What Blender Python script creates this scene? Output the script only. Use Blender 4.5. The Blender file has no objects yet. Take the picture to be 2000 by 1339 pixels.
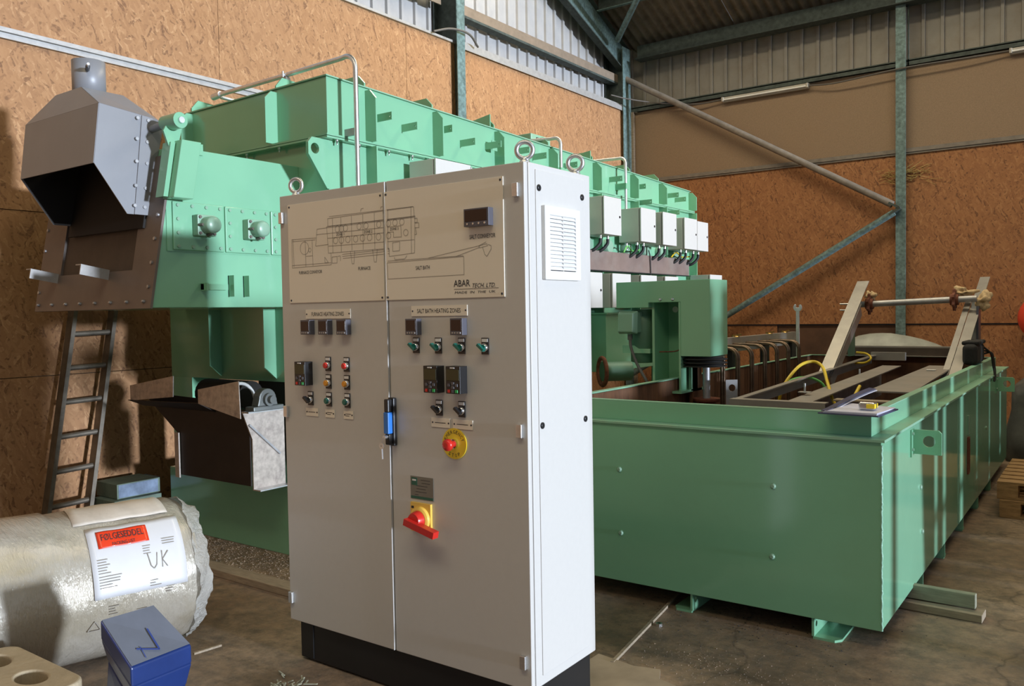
import bpy, bmesh, math, random
from mathutils import Vector, Matrix
random.seed(7)
S = bpy.context.scene
COL = S.collection

# ------------------------------------------------------------------ camera
CAM = Vector((0.0, 0.0, 1.635))
YAW, TILT, ROLL = -0.6256134, -0.0367187, -0.016793
fwd = Vector((math.sin(YAW)*math.cos(TILT), math.cos(YAW)*math.cos(TILT), math.sin(TILT)))
rgt = Vector((math.cos(YAW), -math.sin(YAW), 0)); upv = rgt.cross(fwd)
r2 = math.cos(ROLL)*rgt + math.sin(ROLL)*upv
u2 = -math.sin(ROLL)*rgt + math.cos(ROLL)*upv
cd = bpy.data.cameras.new('camera'); cam = bpy.data.objects.new('camera', cd); COL.objects.link(cam)
cd.sensor_width = 36; cd.lens = 36*1636.26/2000; cd.clip_end = 200; cd.clip_start = .05
cam.matrix_world = Matrix(((r2.x, u2.x, -fwd.x, CAM.x), (r2.y, u2.y, -fwd.y, CAM.y), (r2.z, u2.z, -fwd.z, CAM.z), (0, 0, 0, 1)))
S.camera = cam

# ------------------------------------------------------------------ world, sun, daylight openings
W = bpy.data.worlds.new('sky'); S.world = W; W.use_nodes = True
bg = W.node_tree.nodes['Background']; bg.inputs[0].default_value = (.72, .85, 1, 1); bg.inputs[1].default_value = .3
def light(name, kind, loc, direction, energy, color, **kw):
    l = bpy.data.lights.new(name, kind); l.energy = energy; l.color = color
    for k, v in kw.items(): setattr(l, k, v)
    o = bpy.data.objects.new(name, l); COL.objects.link(o); o.location = loc
    o.rotation_euler = Vector(direction).to_track_quat('-Z', 'Y').to_euler()
    return o
light('low_sun', 'SUN', (12, 5, 5), (-1, .012, -.05), 4.25, (.86, .965, 1.12), angle=math.radians(3.5))
light('open_side_daylight', 'AREA', (9.4, 2.5, 2.7), (-1, 0, 0), 70, (.80, .91, 1), shape='RECTANGLE', size=15, size_y=5.0)
light('rooflight_daylight', 'AREA', (-2.2, 8.3, 7.35), (0, .05, -1), 400, (1, .86, .60), shape='RECTANGLE', size=8, size_y=1.2)
light('rooflight_daylight', 'AREA', (-.6, -1.5, 8.5), (-.05, .4, -1), 230, (1, .86, .60), shape='RECTANGLE', size=8, size_y=1.5)
S.view_settings.view_transform = 'Standard'; S.view_settings.look = 'None'
S.view_settings.exposure = 0.0; S.view_settings.gamma = 1.0; S.view_settings.use_curve_mapping = False

# ------------------------------------------------------------------ helpers
ORG = {}
class MB:
    """collects geometry in world coordinates; build() links it as one mesh object"""
    def __init__(s): s.v = []; s.f = []; s.m = []; s.c = 0; s.sm = []; s.smooth = False
    def mat(s, i): s.c = i; return s
    def add(s, vs, fs):
        b = len(s.v); s.v += [tuple(p) for p in vs]
        for f in fs: s.f.append(tuple(b+i for i in f)); s.m.append(s.c); s.sm.append(s.smooth)
        return s
    def box(s, x0, x1, y0, y1, z0, z1):
        x0, x1 = min(x0, x1), max(x0, x1); y0, y1 = min(y0, y1), max(y0, y1); z0, z1 = min(z0, z1), max(z0, z1)
        return s.add([(x, y, z) for z in (z0, z1) for y in (y0, y1) for x in (x0, x1)],
                     [(0, 2, 3, 1), (4, 5, 7, 6), (0, 1, 5, 4), (2, 6, 7, 3), (0, 4, 6, 2), (1, 3, 7, 5)])
    def prism(s, poly, ax, c0, c1):
        def P(a, b, c): return {'x': (c, a, b), 'y': (a, c, b), 'z': (a, b, c)}[ax]
        n = len(poly); vs = [P(a, b, c0) for a, b in poly]+[P(a, b, c1) for a, b in poly]
        fs = [tuple(range(n))[::-1], tuple(range(n, 2*n))]+[(i, (i+1) % n, n+(i+1) % n, n+i) for i in range(n)]
        return s.add(vs, fs)
    def loft(s, A, B, caps=True):
        n = len(A); fs = [(i, (i+1) % n, n+(i+1) % n, n+i) for i in range(n)]
        if caps: fs += [tuple(range(n))[::-1], tuple(range(n, 2*n))]
        return s.add(list(A)+list(B), fs)
    def bar(s, p0, p1, w, h, up=(0, 0, 1)):
        p0, p1 = Vector(p0), Vector(p1); d = (p1-p0).normalized(); up = Vector(up)
        a = d.cross(up).normalized(); b = a.cross(d).normalized()
        q = lambda p: [p+a*w/2*i+b*h/2*j for i, j in ((-1, -1), (1, -1), (1, 1), (-1, 1))]
        return s.loft(q(p0), q(p1))
    def ring(s, p, d, r, n, a=None):
        d = Vector(d).normalized(); a = Vector(a) if a else d.orthogonal().normalized(); b = d.cross(a)
        return [Vector(p)+r*(math.cos(t)*a+math.sin(t)*b) for t in [2*math.pi*i/n for i in range(n)]]
    def cyl(s, p0, p1, r, n=16, r1=None, caps=True):
        d = Vector(p1)-Vector(p0); a = d.normalized().orthogonal().normalized()
        sm = s.smooth; s.smooth = True
        A, B = s.ring(p0, d, r, n, a), s.ring(p1, d, r if r1 is None else r1, n, a)
        s.loft(A, B, False); s.smooth = sm
        if caps: s.add(A, [tuple(range(n))[::-1]]); s.add(B, [tuple(range(n))])
        return s
    def lathe(s, p, d, prof, n=20):
        """prof: (distance along d, radius)"""
        d = Vector(d).normalized(); a = d.orthogonal().normalized(); sm = s.smooth; s.smooth = True
        b0 = len(s.v); vs = []
        for t, r in prof: vs += s.ring(Vector(p)+d*t, d, max(r, 1e-4), n, a)
        fs = [(k*n+i, k*n+(i+1) % n, (k+1)*n+(i+1) % n, (k+1)*n+i) for k in range(len(prof)-1) for i in range(n)]
        s.add(vs, fs); s.smooth = sm
        s.add(vs[:n], [tuple(range(n))[::-1]]); s.add(vs[-n:], [tuple(range(n))])
        return s
    def tube(s, pts, r, n=8, caps=True):
        pts = [Vector(p) for p in pts]; sm = s.smooth; s.smooth = True
        T = [(pts[min(i+1, len(pts)-1)]-pts[max(i-1, 0)]).normalized() for i in range(len(pts))]
        a = T[0].orthogonal().normalized(); vs = []
        for p, t in zip(pts, T):
            a = (a-t*a.dot(t)).normalized(); vs += s.ring(p, t, r, n, a)
        s.add(vs, [(k*n+i, k*n+(i+1) % n, (k+1)*n+(i+1) % n, (k+1)*n+i) for k in range(len(pts)-1) for i in range(n)])
        s.smooth = sm
        if caps: s.add(vs[:n], [tuple(range(n))[::-1]]); s.add(vs[-n:], [tuple(range(n))])
        return s
    def torus(s, c, ax, R, r, n=24, m=10):
        ax = Vector(ax).normalized(); a = ax.orthogonal().normalized(); b = ax.cross(a); sm = s.smooth; s.smooth = True
        vs = []
        for i in range(n):
            t = 2*math.pi*i/n; e = math.cos(t)*a+math.sin(t)*b
            vs += [Vector(c)+e*(R+r*math.cos(2*math.pi*j/m))+ax*r*math.sin(2*math.pi*j/m) for j in range(m)]
        s.add(vs, [(i*m+j, ((i+1) % n)*m+j, ((i+1) % n)*m+(j+1) % m, i*m+(j+1) % m) for i in range(n) for j in range(m)])
        s.smooth = sm; return s
    def holed(s, poly, hc, hr, ax, c0, c1, n=24, hole=None):
        """convex plate with a round (or given) hole through it"""
        def P(a, b, c): return {'x': (c, a, b), 'y': (a, c, b), 'z': (a, b, c)}[ax]
        angs = [2*math.pi*i/n for i in range(n)]+[math.atan2(b-hc[1], a-hc[0]) % (2*math.pi) for a, b in poly]
        if hole: angs += [math.atan2(sy*hole[1], sx*hole[0]) % (2*math.pi) for sx in (-1, 1) for sy in (-1, 1)]
        angs = sorted(set(round(t, 5) for t in angs)); out, inn = [], []
        for t in angs:
            d = (math.cos(t), math.sin(t)); best = 1e9
            for (ax_, ay), (bx, by) in zip(poly, poly[1:]+poly[:1]):
                ex, ey = bx-ax_, by-ay; den = d[0]*ey-d[1]*ex
                if abs(den) < 1e-9: continue
                k = ((ax_-hc[0])*ey-(ay-hc[1])*ex)/den; q = ((ax_-hc[0])*d[1]-(ay-hc[1])*d[0])/den
                if k > 0 and -1e-4 <= q <= 1+1e-4: best = min(best, k)
            out.append((hc[0]+d[0]*best, hc[1]+d[1]*best))
            r = hr
            if hole: r = min(hole[0]/max(abs(d[0]), 1e-6), hole[1]/max(abs(d[1]), 1e-6))
            inn.append((hc[0]+d[0]*r, hc[1]+d[1]*r))
        k = len(angs); vs = [P(*p, c0) for p in out]+[P(*p, c0) for p in inn]+[P(*p, c1) for p in out]+[P(*p, c1) for p in inn]
        fs = []
        for i in range(k):
            j = (i+1) % k
            fs += [(i, j, k+j, k+i), (2*k+i, 3*k+i, 3*k+j, 2*k+j), (i, 2*k+i, 2*k+j, j), (k+i, k+j, 3*k+j, 3*k+i)]
        return s.add(vs, fs)
    def frame(s, ax, a0, a1, b0, b1, t, c0, c1):
        """rectangular frame of bar width t as four mitred pieces in one body"""
        O = [(a0, b0), (a1, b0), (a1, b1), (a0, b1)]; I = [(a0+t, b0+t), (a1-t, b0+t), (a1-t, b1-t), (a0+t, b1-t)]
        def P(p, c): a, b = p; return {'x': (c, a, b), 'y': (a, c, b), 'z': (a, b, c)}[ax]
        vs = [P(p, c0) for p in O]+[P(p, c0) for p in I]+[P(p, c1) for p in O]+[P(p, c1) for p in I]; fs = []
        for i in range(4):
            j = (i+1) % 4
            fs += [(i, j, 4+j, 4+i), (8+i, 12+i, 12+j, 8+j), (i, 8+i, 8+j, j), (4+i, 4+j, 12+j, 12+i)]
        return s.add(vs, fs)
    def mapped(s, fn, from_index=0):
        s.v[from_index:] = [tuple(fn(Vector(p))) for p in s.v[from_index:]]; return s
    def build(s, name, mats, parent=None, bevel=0, kind=None, label=None, solid=0, seg=2):
        if not isinstance(mats, (list, tuple)): mats = [mats]
        lo = [min(p[i] for p in s.v) for i in range(3)]; hi = [max(p[i] for p in s.v) for i in range(3)]
        c = Vector(((lo[0]+hi[0])/2, (lo[1]+hi[1])/2, lo[2]))
        me = bpy.data.meshes.new(name)
        me.from_pydata([(p[0]-c.x, p[1]-c.y, p[2]-c.z) for p in s.v], [], s.f)
        for m in mats: me.materials.append(M[m])
        me.polygons.foreach_set('material_index', s.m); me.polygons.foreach_set('use_smooth', s.sm)
        bm = bmesh.new(); bm.from_mesh(me); bmesh.ops.recalc_face_normals(bm, faces=bm.faces); bm.to_mesh(me); bm.free()
        me.update()
        o = bpy.data.objects.new(name, me); COL.objects.link(o)
        base = ORG[parent.name] if parent else Vector((0, 0, 0))
        if parent: o.parent = parent
        o.location = c-base; ORG[o.name] = c
        if solid:
            md = o.modifiers.new('solid', 'SOLIDIFY'); md.thickness = solid; md.offset = 0
        if bevel:
            md = o.modifiers.new('bevel', 'BEVEL'); md.width = bevel; md.segments = seg; md.limit_method = 'ANGLE'; md.angle_limit = math.radians(40)
            md.harden_normals = False
        if kind: o['kind'] = kind
        if label: o['label'] = label
        return o
def tag(o, label, cat, group=None, kind=None):
    o['label'] = label; o['category'] = cat
    if group: o['group'] = group
    if kind: o['kind'] = kind
    return o
def thing(name, label, cat, loc, group=None, kind=None):
    o = bpy.data.objects.new(name, None); COL.objects.link(o); o.location = loc; o.empty_display_size = .1
    ORG[o.name] = Vector(loc); return tag(o, label, cat, group, kind)
def copy_part(o, delta, parent=None):
    """copy of a part with its own sub-parts, moved by delta, sharing mesh data"""
    c = o.copy(); COL.objects.link(c); d = Vector(delta)
    ORG[c.name] = ORG[o.name]+d; c.parent = parent or o.parent
    c.location = ORG[c.name]-(ORG[c.parent.name] if c.parent else Vector((0, 0, 0)))
    for ch in [x for x in bpy.data.objects if x.parent == o]:
        k = ch.copy(); COL.objects.link(k); k.parent = c; ORG[k.name] = ORG[ch.name]+d
    return c
def arc(c, r, a0, a1, ax, n=8):
    """points of a circular arc about c; ax gives the two in-plane unit axes"""
    e, f = Vector(ax[0]), Vector(ax[1])
    return [Vector(c)+r*(math.cos(a0+(a1-a0)*i/n)*e+math.sin(a0+(a1-a0)*i/n)*f) for i in range(n+1)]
def smooth_path(pts, n=8):
    P = [Vector(p) for p in pts]; P = [2*P[0]-P[1]]+P+[2*P[-1]-P[-2]]; out = []
    for i in range(1, len(P)-2):
        for k in range(n):
            t = k/n; a, b, c, d = P[i-1:i+3]
            out.append(.5*((2*b)+(c-a)*t+(2*a-5*b+4*c-d)*t*t+(3*b-a-3*c+d)*t**3))
    return out+[P[-2]]
TXT = {}
def text_mesh(s):
    """outline of a string as flat triangles: (verts 2D, faces, width, height)"""
    if s in TXT: return TXT[s]
    cu = bpy.data.curves.new('lettering', 'FONT'); cu.body = s; cu.align_x = 'LEFT'; cu.resolution_u = 2
    o = bpy.data.objects.new('lettering', cu); COL.objects.link(o)
    dg = bpy.context.evaluated_depsgraph_get(); me = bpy.data.meshes.new_from_object(o.evaluated_get(dg))
    vs = [(v.co.x, v.co.y) for v in me.vertices]; fs = [tuple(p.vertices) for p in me.polygons]
    bpy.data.objects.remove(o); bpy.data.meshes.remove(me); bpy.data.curves.remove(cu)
    if vs:
        x0 = min(v[0] for v in vs); x1 = max(v[0] for v in vs); y0 = min(v[1] for v in vs); y1 = max(v[1] for v in vs)
        vs = [(x-x0, y-y0) for x, y in vs]; TXT[s] = (vs, fs, x1-x0, y1-y0)
    else: TXT[s] = ([], [], 1, 1)
    return TXT[s]
def put_text(mb, s, fn, u, v, width, height, rot=0, slant=0):
    """centre the string at (u, v) in the surface given by fn(u, v)"""
    vs, fs, w, h = text_mesh(s); c, sn = math.cos(rot), math.sin(rot)
    P = []
    for x, y in vs:
        a = (x/w-.5)*width+slant*(y/h-.5)*height; b = (y/h-.5)*height
        P.append(fn(u+a*c-b*sn, v+a*sn+b*c))
    mb.add(P, fs)
def stroke(mb, pts, fn, w):
    """thin drawn line through 2D points on the surface fn"""
    for (a, b), (c, d) in zip(pts, pts[1:]):
        L = math.hypot(c-a, d-b) or 1e-6; nx, ny = -(d-b)/L*w/2, (c-a)/L*w/2
        mb.add([fn(a+nx, b+ny), fn(c+nx, d+ny), fn(c-nx, d-ny), fn(a-nx, b-ny)], [(0, 1, 2, 3)])

# ------------------------------------------------------------------ materials
M = {}
def nodes(name):
    m = bpy.data.materials.new(name); m.use_nodes = True; M[name] = m; nt = m.node_tree
    return nt, nt.nodes['Principled BSDF']
def N(nt, kind, **kw):
    n = nt.nodes.new(kind)
    for k, v in kw.items():
        if k.startswith('i_'):
            key = k[2:]; key = int(key) if key.isdigit() else key
            n.inputs[key].default_value = v
        else: setattr(n, k, v)
    return n
def ramp(nt, src, stops):
    r = N(nt, 'ShaderNodeValToRGB'); e = r.color_ramp.elements
    while len(e) < len(stops): e.new(.5)
    for k, (p, c) in zip(e, stops): k.position = p; k.color = (*c, 1) if len(c) == 3 else c
    nt.links.new(src, r.inputs[0]); return r.outputs[0]
def coords(nt, world=False):
    return N(nt, 'ShaderNodeNewGeometry').outputs['Position'] if world else N(nt, 'ShaderNodeTexCoord').outputs['Object']
def noise(nt, vec, scale, detail=4, rough=.55, stretch=None):
    if stretch:
        mp = N(nt, 'ShaderNodeMapping'); mp.inputs['Scale'].default_value = stretch; nt.links.new(vec, mp.inputs[0]); vec = mp.outputs[0]
    n = N(nt, 'ShaderNodeTexNoise'); n.inputs['Scale'].default_value = scale; n.inputs['Detail'].default_value = detail; n.inputs['Roughness'].default_value = rough
    nt.links.new(vec, n.inputs['Vector']); return n.outputs['Fac']
def mixc(nt, fac, a, b, mode='MIX'):
    m = N(nt, 'ShaderNodeMix', data_type='RGBA', blend_type=mode)
    for sock, v in ((m.inputs['Factor'], fac), (m.inputs['A'], a), (m.inputs['B'], b)):
        if hasattr(v, 'is_output'): nt.links.new(v, sock)
        else: sock.default_value = v if isinstance(v, (int, float)) else (*v, 1)
    return m.outputs['Result']
def bump(nt, h, strength, dist, b):
    n = N(nt, 'ShaderNodeBump'); n.inputs['Strength'].default_value = strength; n.inputs['Distance'].default_value = dist
    nt.links.new(h, n.inputs['Height']); nt.links.new(n.outputs[0], b.inputs['Normal'])
def pbr(name, col, rough=.5, metal=0, var=.06, vscale=6, bmp=0, bscale=60, dirt=None, dscale=2.5, damount=.5, coat=0, spec=.5, stretch=None, world=False):
    nt, b = nodes(name); v = coords(nt, world)
    f = noise(nt, v, vscale, 5, .6, stretch)
    lo = tuple(max(0, c*(1-var)) for c in col); hi = tuple(min(1, c*(1+var)) for c in col)
    c = ramp(nt, f, [(.3, lo), (.7, hi)])
    if dirt:
        g = noise(nt, v, dscale, 8, .68, stretch)
        k = ramp(nt, g, [(.5, (0, 0, 0)), (.72, (damount,)*3)])
        c = mixc(nt, k, c, dirt)
    nt.links.new(c, b.inputs['Base Color'])
    b.inputs['Roughness'].default_value = rough; b.inputs['Metallic'].default_value = metal
    b.inputs['Specular IOR Level'].default_value = spec
    if coat: b.inputs['Coat Weight'].default_value = coat; b.inputs['Coat Roughness'].default_value = .08
    if bmp: bump(nt, noise(nt, v, bscale, 3, .6, stretch), bmp, .004, b)
    return b
GREEN = (.215, .475, .305)
pbr('green_paint', GREEN, .15, var=.035, vscale=3, bmp=.035, bscale=30, spec=.65)
pbr('green_paint_dusty', (.24, .46, .32), .42, var=.06, vscale=3, dirt=(.30, .27, .19), dscale=3, damount=.45)
pbr('green_cast', (.25, .41, .30), .34, var=.03)
pbr('green_dark', (.10, .21, .14), .5, var=.1)
pbr('cabinet_grey', (.60, .585, .56), .45, var=.012, vscale=40, bmp=.05, bscale=400)
pbr('panel_beige', (.87, .80, .68), .5, var=.01)
pbr('plinth_black', (.012, .012, .013), .45)
pbr('black_plastic', (.018, .018, .02), .35)
pbr('grey_plastic', (.10, .10, .125), .35)
pbr('ink', (.03, .03, .035), .7)
pbr('ink_line', (.26, .235, .20), .7)
pbr('chrome', (.75, .75, .76), .16, 1)
pbr('zinc', (.70, .71, .72), .42, 1, var=.12, vscale=20)
pbr('zinc_dull', (.40, .40, .41), .5, .75, var=.2, vscale=9, dirt=(.25, .2, .15), damount=.3)
pbr('red_plastic', (.62, .025, .018), .3)
pbr('amber_plastic', (.80, .33, .02), .3)
pbr('teal_plastic', (.01, .14, .11), .3)
pbr('green_key', (.02, .42, .1), .35)
pbr('yellow_plastic', (.85, .62, .03), .35)
pbr('yellow_pale', (.85, .55, .10), .35)
pbr('blue_handle', (.03, .19, .62), .4)
pbr('display_dark', (.02, .006, .006), .12)
pbr('display_green', (.035, .038, .012), .15)
pbr('label_white', (.75, .75, .74), .5)
pbr('nameplate', (.22, .21, .18), .35, .5)
pbr('nameplate_green', (.02, .11, .07), .4)
pbr('grey_steel_paint', (.245, .25, .27), .42, .08, var=.05, vscale=4)
pbr('brown_steel', (.150, .122, .108), .55, .2, var=.12, vscale=5)
pbr('curtain_brown', (.06, .043, .032), .7, var=.2)
pbr('pan_dark', (.02, .013, .010), .6, .2, var=.3)
pbr('shavings', (.36, .36, .27), .8, var=.3, vscale=40)
pbr('shade_black', (.012, .010, .009), .8)  # near-black for dark parts; also painted in as shade in hood and underspace
pbr('tray_brown', (.27, .20, .175), .5, .3, var=.12, vscale=7, dirt=(.33, .30, .27), damount=.6)
pbr('rusty_lining', (.115, .052, .024), .75, .1, var=.35, vscale=5, dirt=(.17, .075, .03), dscale=3, damount=.8, stretch=(3, 3, .6), bmp=.3)
pbr('rust', (.17, .055, .03), .8, var=.4, vscale=30, bmp=.5)
pbr('galv_angle', (.36, .34, .315), .45, .55, var=.15, vscale=5, dirt=(.30, .24, .17), damount=.35)
pbr('bronze_tube', (.17, .12, .085), .38, .8, var=.3, vscale=14)
pbr('brass', (.50, .34, .12), .3, 1, var=.1)
pbr('black_rubber', (.015, .015, .015), .6)
pbr('bare_plate', (.46, .40, .35), .5, .4, var=.25, vscale=22, dirt=(.20, .16, .15), dscale=9, damount=.7)
pbr('cast_grey', (.16, .17, .165), .45, .4, var=.15)
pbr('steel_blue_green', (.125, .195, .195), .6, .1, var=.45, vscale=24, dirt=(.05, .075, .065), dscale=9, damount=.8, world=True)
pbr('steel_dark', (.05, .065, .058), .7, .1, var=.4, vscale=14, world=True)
pbr('dusty_timber', (.26, .20, .14), .8, var=.25, vscale=9, stretch=(1, 1, 6))
pbr('dusty_girt', (.20, .155, .115), .85, var=.15, vscale=7)
pbr('galv_trim', (.40, .39, .38), .5, .35, var=.12, vscale=18, world=True)
pbr('dirty_trim', (.19, .165, .14), .7, .1, var=.25, vscale=8, world=True)
pbr('clad_light', (.36, .36, .365), .6, .05, var=.08, vscale=5, dirt=(.40, .36, .31), damount=.4, world=True)
pbr('clad_dim', (.25, .23, .20), .65, .05, var=.12, vscale=3, dirt=(.20, .155, .11), damount=.55, world=True)
pbr('roof_sheet', (.17, .14, .105), .9, var=.35, vscale=4, dirt=(.06, .05, .04), damount=.6, world=True)
pbr('timber_pale', (.30, .24, .17), .8, var=.25, vscale=10, stretch=(1, 8, 8), bmp=.3)
pbr('timber_grey', (.27, .27, .20), .8, var=.2, vscale=10, stretch=(1, 8, 8), bmp=.2)
pbr('pallet_wood', (.36, .215, .095), .8, var=.3, vscale=9, stretch=(1.5, 6, 6), bmp=.3)
pbr('ladder_alu', (.17, .145, .115), .5, .6, var=.25, vscale=12)
pbr('blue_paint', (.012, .032, .14), .33, var=.12, vscale=8, bmp=.15, bscale=14)
pbr('blue_end_face', (.145, .16, .20), .5, var=.08, vscale=9)
pbr('marker_blue', (.03, .06, .25), .6)
pbr('cream_casting', (.50, .41, .28), .7, var=.12, vscale=9, dirt=(.20, .14, .08), dscale=5, damount=.6, bmp=.4, bscale=40)
pbr('hole_shade', (.06, .04, .025), .8)
pbr('paper', (.64, .64, .66), .55, var=.03, coat=.3)
pbr('paper_dirty', (.66, .60, .53), .6, var=.12, vscale=9, dirt=(.35, .28, .2), damount=.5)
pbr('label_red', (.72, .045, .012), .4, coat=.3)
pbr('clip_board', (.045, .05, .11), .4)
pbr('paper_blueish', (.60, .60, .72), .6, var=.1, vscale=30)
pbr('cable_yellow', (.62, .44, .02), .45)
pbr('cable_green', (.16, .52, .13), .45)
pbr('black_fabric', (.012, .012, .012), .85, var=.3, vscale=60, bmp=.4, bscale=120)
pbr('tarp_grey', (.30, .31, .28), .45, var=.2, vscale=6, bmp=.6, bscale=8)
pbr('tarp_dark', (.075, .08, .075), .5, var=.4, vscale=6, bmp=.8, bscale=7)
pbr('buoy_red', (.70, .06, .03), .45)
pbr('rag', (.50, .36, .20), .9, var=.3, vscale=30, bmp=.6)
pbr('carton', (.34, .27, .20), .8, var=.2, vscale=5)
pbr('carton_blue', (.13, .17, .24), .7, var=.5, vscale=7)
pbr('carton_green', (.11, .15, .115), .7, var=.3, vscale=7)
pbr('straw', (.40, .29, .10), .9, var=.4, vscale=60)
pbr('lamp_body', (.40, .37, .32), .6, var=.1)
pbr('cable_grey', (.11, .10, .09), .6)
pbr('weld', (.30, .55, .42), .3, bmp=.8, bscale=90)

def osb(name, axis, stops, flake=1.0, tint=None):
    """oriented strand board: overlapping flakes at several angles"""
    nt, b = nodes(name); sep = N(nt, 'ShaderNodeSeparateXYZ'); nt.links.new(coords(nt, True), sep.inputs[0])
    cmb = N(nt, 'ShaderNodeCombineXYZ'); nt.links.new(sep.outputs['Y' if axis == 'x' else 'X'], cmb.inputs[0]); nt.links.new(sep.outputs['Z'], cmb.inputs[1])
    wob = N(nt, 'ShaderNodeTexNoise'); wob.inputs['Scale'].default_value = 9; nt.links.new(cmb.outputs[0], wob.inputs['Vector'])
    add = N(nt, 'ShaderNodeVectorMath', operation='MULTIPLY_ADD'); nt.links.new(wob.outputs['Color'], add.inputs[0]); add.inputs[1].default_value = (.07, .07, 0); nt.links.new(cmb.outputs[0], add.inputs[2])
    val = None
    for k, (ang, L, w) in enumerate(((.1, 10, 44), (.62, 11, 50), (1.18, 10, 46), (1.66, 12, 52), (2.2, 11, 48), (2.75, 12, 55), (.9, 13, 50), (1.95, 13, 60))):
        mp = N(nt, 'ShaderNodeMapping', vector_type='TEXTURE'); mp.inputs['Rotation'].default_value = (0, 0, ang)
        mp.inputs['Location'].default_value = (k*.37, k*.53, 0); mp.inputs['Scale'].default_value = (1/(L*flake), 1/(w*flake), 1)
        nt.links.new(add.outputs[0], mp.inputs[0])
        vo = N(nt, 'ShaderNodeTexVoronoi', voronoi_dimensions='2D'); vo.inputs['Scale'].default_value = 1; nt.links.new(mp.outputs[0], vo.inputs['Vector'])
        sc = N(nt, 'ShaderNodeSeparateColor'); nt.links.new(vo.outputs['Color'], sc.inputs[0])
        if val is None: val = sc.outputs[0]; continue
        gt = N(nt, 'ShaderNodeMath', operation='GREATER_THAN'); nt.links.new(sc.outputs[1], gt.inputs[0]); gt.inputs[1].default_value = .55
        mx = N(nt, 'ShaderNodeMix'); nt.links.new(gt.outputs[0], mx.inputs['Factor']); nt.links.new(val, mx.inputs['A']); nt.links.new(sc.outputs[0], mx.inputs['B']); val = mx.outputs['Result']
    fine = noise(nt, add.outputs[0], 60, 4, .6)
    v2 = N(nt, 'ShaderNodeMath', operation='MULTIPLY_ADD'); nt.links.new(fine, v2.inputs[0]); v2.inputs[1].default_value = .55; nt.links.new(val, v2.inputs[2])
    v3 = N(nt, 'ShaderNodeMath', operation='SUBTRACT'); nt.links.new(v2.outputs[0], v3.inputs[0]); v3.inputs[1].default_value = .27
    c = ramp(nt, v3.outputs[0], stops)
    big = noise(nt, cmb.outputs[0], 1.1, 3); c = mixc(nt, ramp(nt, big, [(.35, (0, 0, 0)), (.75, (.35,)*3)]), c, tint or (.42, .28, .17))
    dk = N(nt, 'ShaderNodeTexVoronoi', voronoi_dimensions='2D'); dk.inputs['Scale'].default_value = 16; nt.links.new(add.outputs[0], dk.inputs['Vector'])
    ds = N(nt, 'ShaderNodeSeparateColor'); nt.links.new(dk.outputs['Color'], ds.inputs[0])
    da = N(nt, 'ShaderNodeMath', operation='MULTIPLY_ADD'); nt.links.new(dk.outputs['Distance'], da.inputs[0]); da.inputs[1].default_value = -3.2; nt.links.new(ds.outputs[0], da.inputs[2])
    c = mixc(nt, ramp(nt, da.outputs[0], [(.25, (0, 0, 0)), (.60, (.6,)*3)]), c, tuple(q*.8 for q in stops[0][1]))
    nt.links.new(c, b.inputs['Base Color']); b.inputs['Roughness'].default_value = .75
    bump(nt, v2.outputs[0], .25, .004, b)
osb('osb_warm', 'x', [(0, (.17, .077, .032)), (.10, (.295, .145, .062)), (.5, (.35, .176, .075)), (.9, (.39, .205, .092)), (1, (.47, .265, .128))], tint=(.37, .20, .10))
osb('osb_red', 'y', [(0, (.11, .042, .016)), (.10, (.24, .098, .036)), (.5, (.295, .124, .046)), (.9, (.345, .152, .058)), (1, (.39, .185, .075))], tint=(.305, .135, .052))
pbr('chipboard', (.25, .172, .11), .8, var=.16, vscale=120, dirt=(.25, .165, .10), dscale=1.5, damount=.5, bmp=.15, bscale=150, world=True)
pbr('old_board', (.085, .042, .024), .85, var=.3, vscale=4, world=True)

# concrete floor: stained slab with dust, cracks and damp patches
nt, b = nodes('concrete_floor'); v = coords(nt, True)
c = ramp(nt, noise(nt, v, 1.3, 9, .68), [(.30, (.15, .098, .060)), (.5, (.27, .188, .12)), (.70, (.40, .29, .20))])
c = mixc(nt, ramp(nt, noise(nt, v, 11, 8, .75), [(.38, (.8,)*3), (.60, (0, 0, 0))]), c, (.12, .095, .07))
c = mixc(nt, ramp(nt, noise(nt, v, 2.3, 9, .75), [(.56, (0, 0, 0)), (.70, (.75,)*3)]), c, (.06, .047, .035))
c = mixc(nt, ramp(nt, noise(nt, v, 55, 3, .6), [(.60, (0, 0, 0)), (.74, (.55,)*3)]), c, (.30, .26, .21))
vc = N(nt, 'ShaderNodeTexVoronoi', feature='DISTANCE_TO_EDGE'); vc.inputs['Scale'].default_value = .42
wv = N(nt, 'ShaderNodeTexNoise'); wv.inputs['Scale'].default_value = 2.5; wv.inputs['Detail'].default_value = 6; nt.links.new(v, wv.inputs['Vector'])
wa = N(nt, 'ShaderNodeVectorMath', operation='MULTIPLY_ADD'); nt.links.new(wv.outputs['Color'], wa.inputs[0]); wa.inputs[1].default_value = (.5, .5, 0); nt.links.new(v, wa.inputs[2]); nt.links.new(wa.outputs[0], vc.inputs['Vector'])
c = mixc(nt, ramp(nt, vc.outputs['Distance'], [(.0, (.5,)*3), (.005, (0, 0, 0))]), c, (.03, .022, .015))
nt.links.new(c, b.inputs['Base Color'])
nt.links.new(ramp(nt, noise(nt, v, 1.6, 6, .6), [(.35, (.5,)*3), (.65, (.85,)*3)]), b.inputs['Roughness'])
bump(nt, noise(nt, v, 26, 8, .7), .5, .012, b)
# rubble dust
pbr('rubble', (.25, .20, .165), .95, var=.4, vscale=26, bmp=1, bscale=60, world=True)
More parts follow.
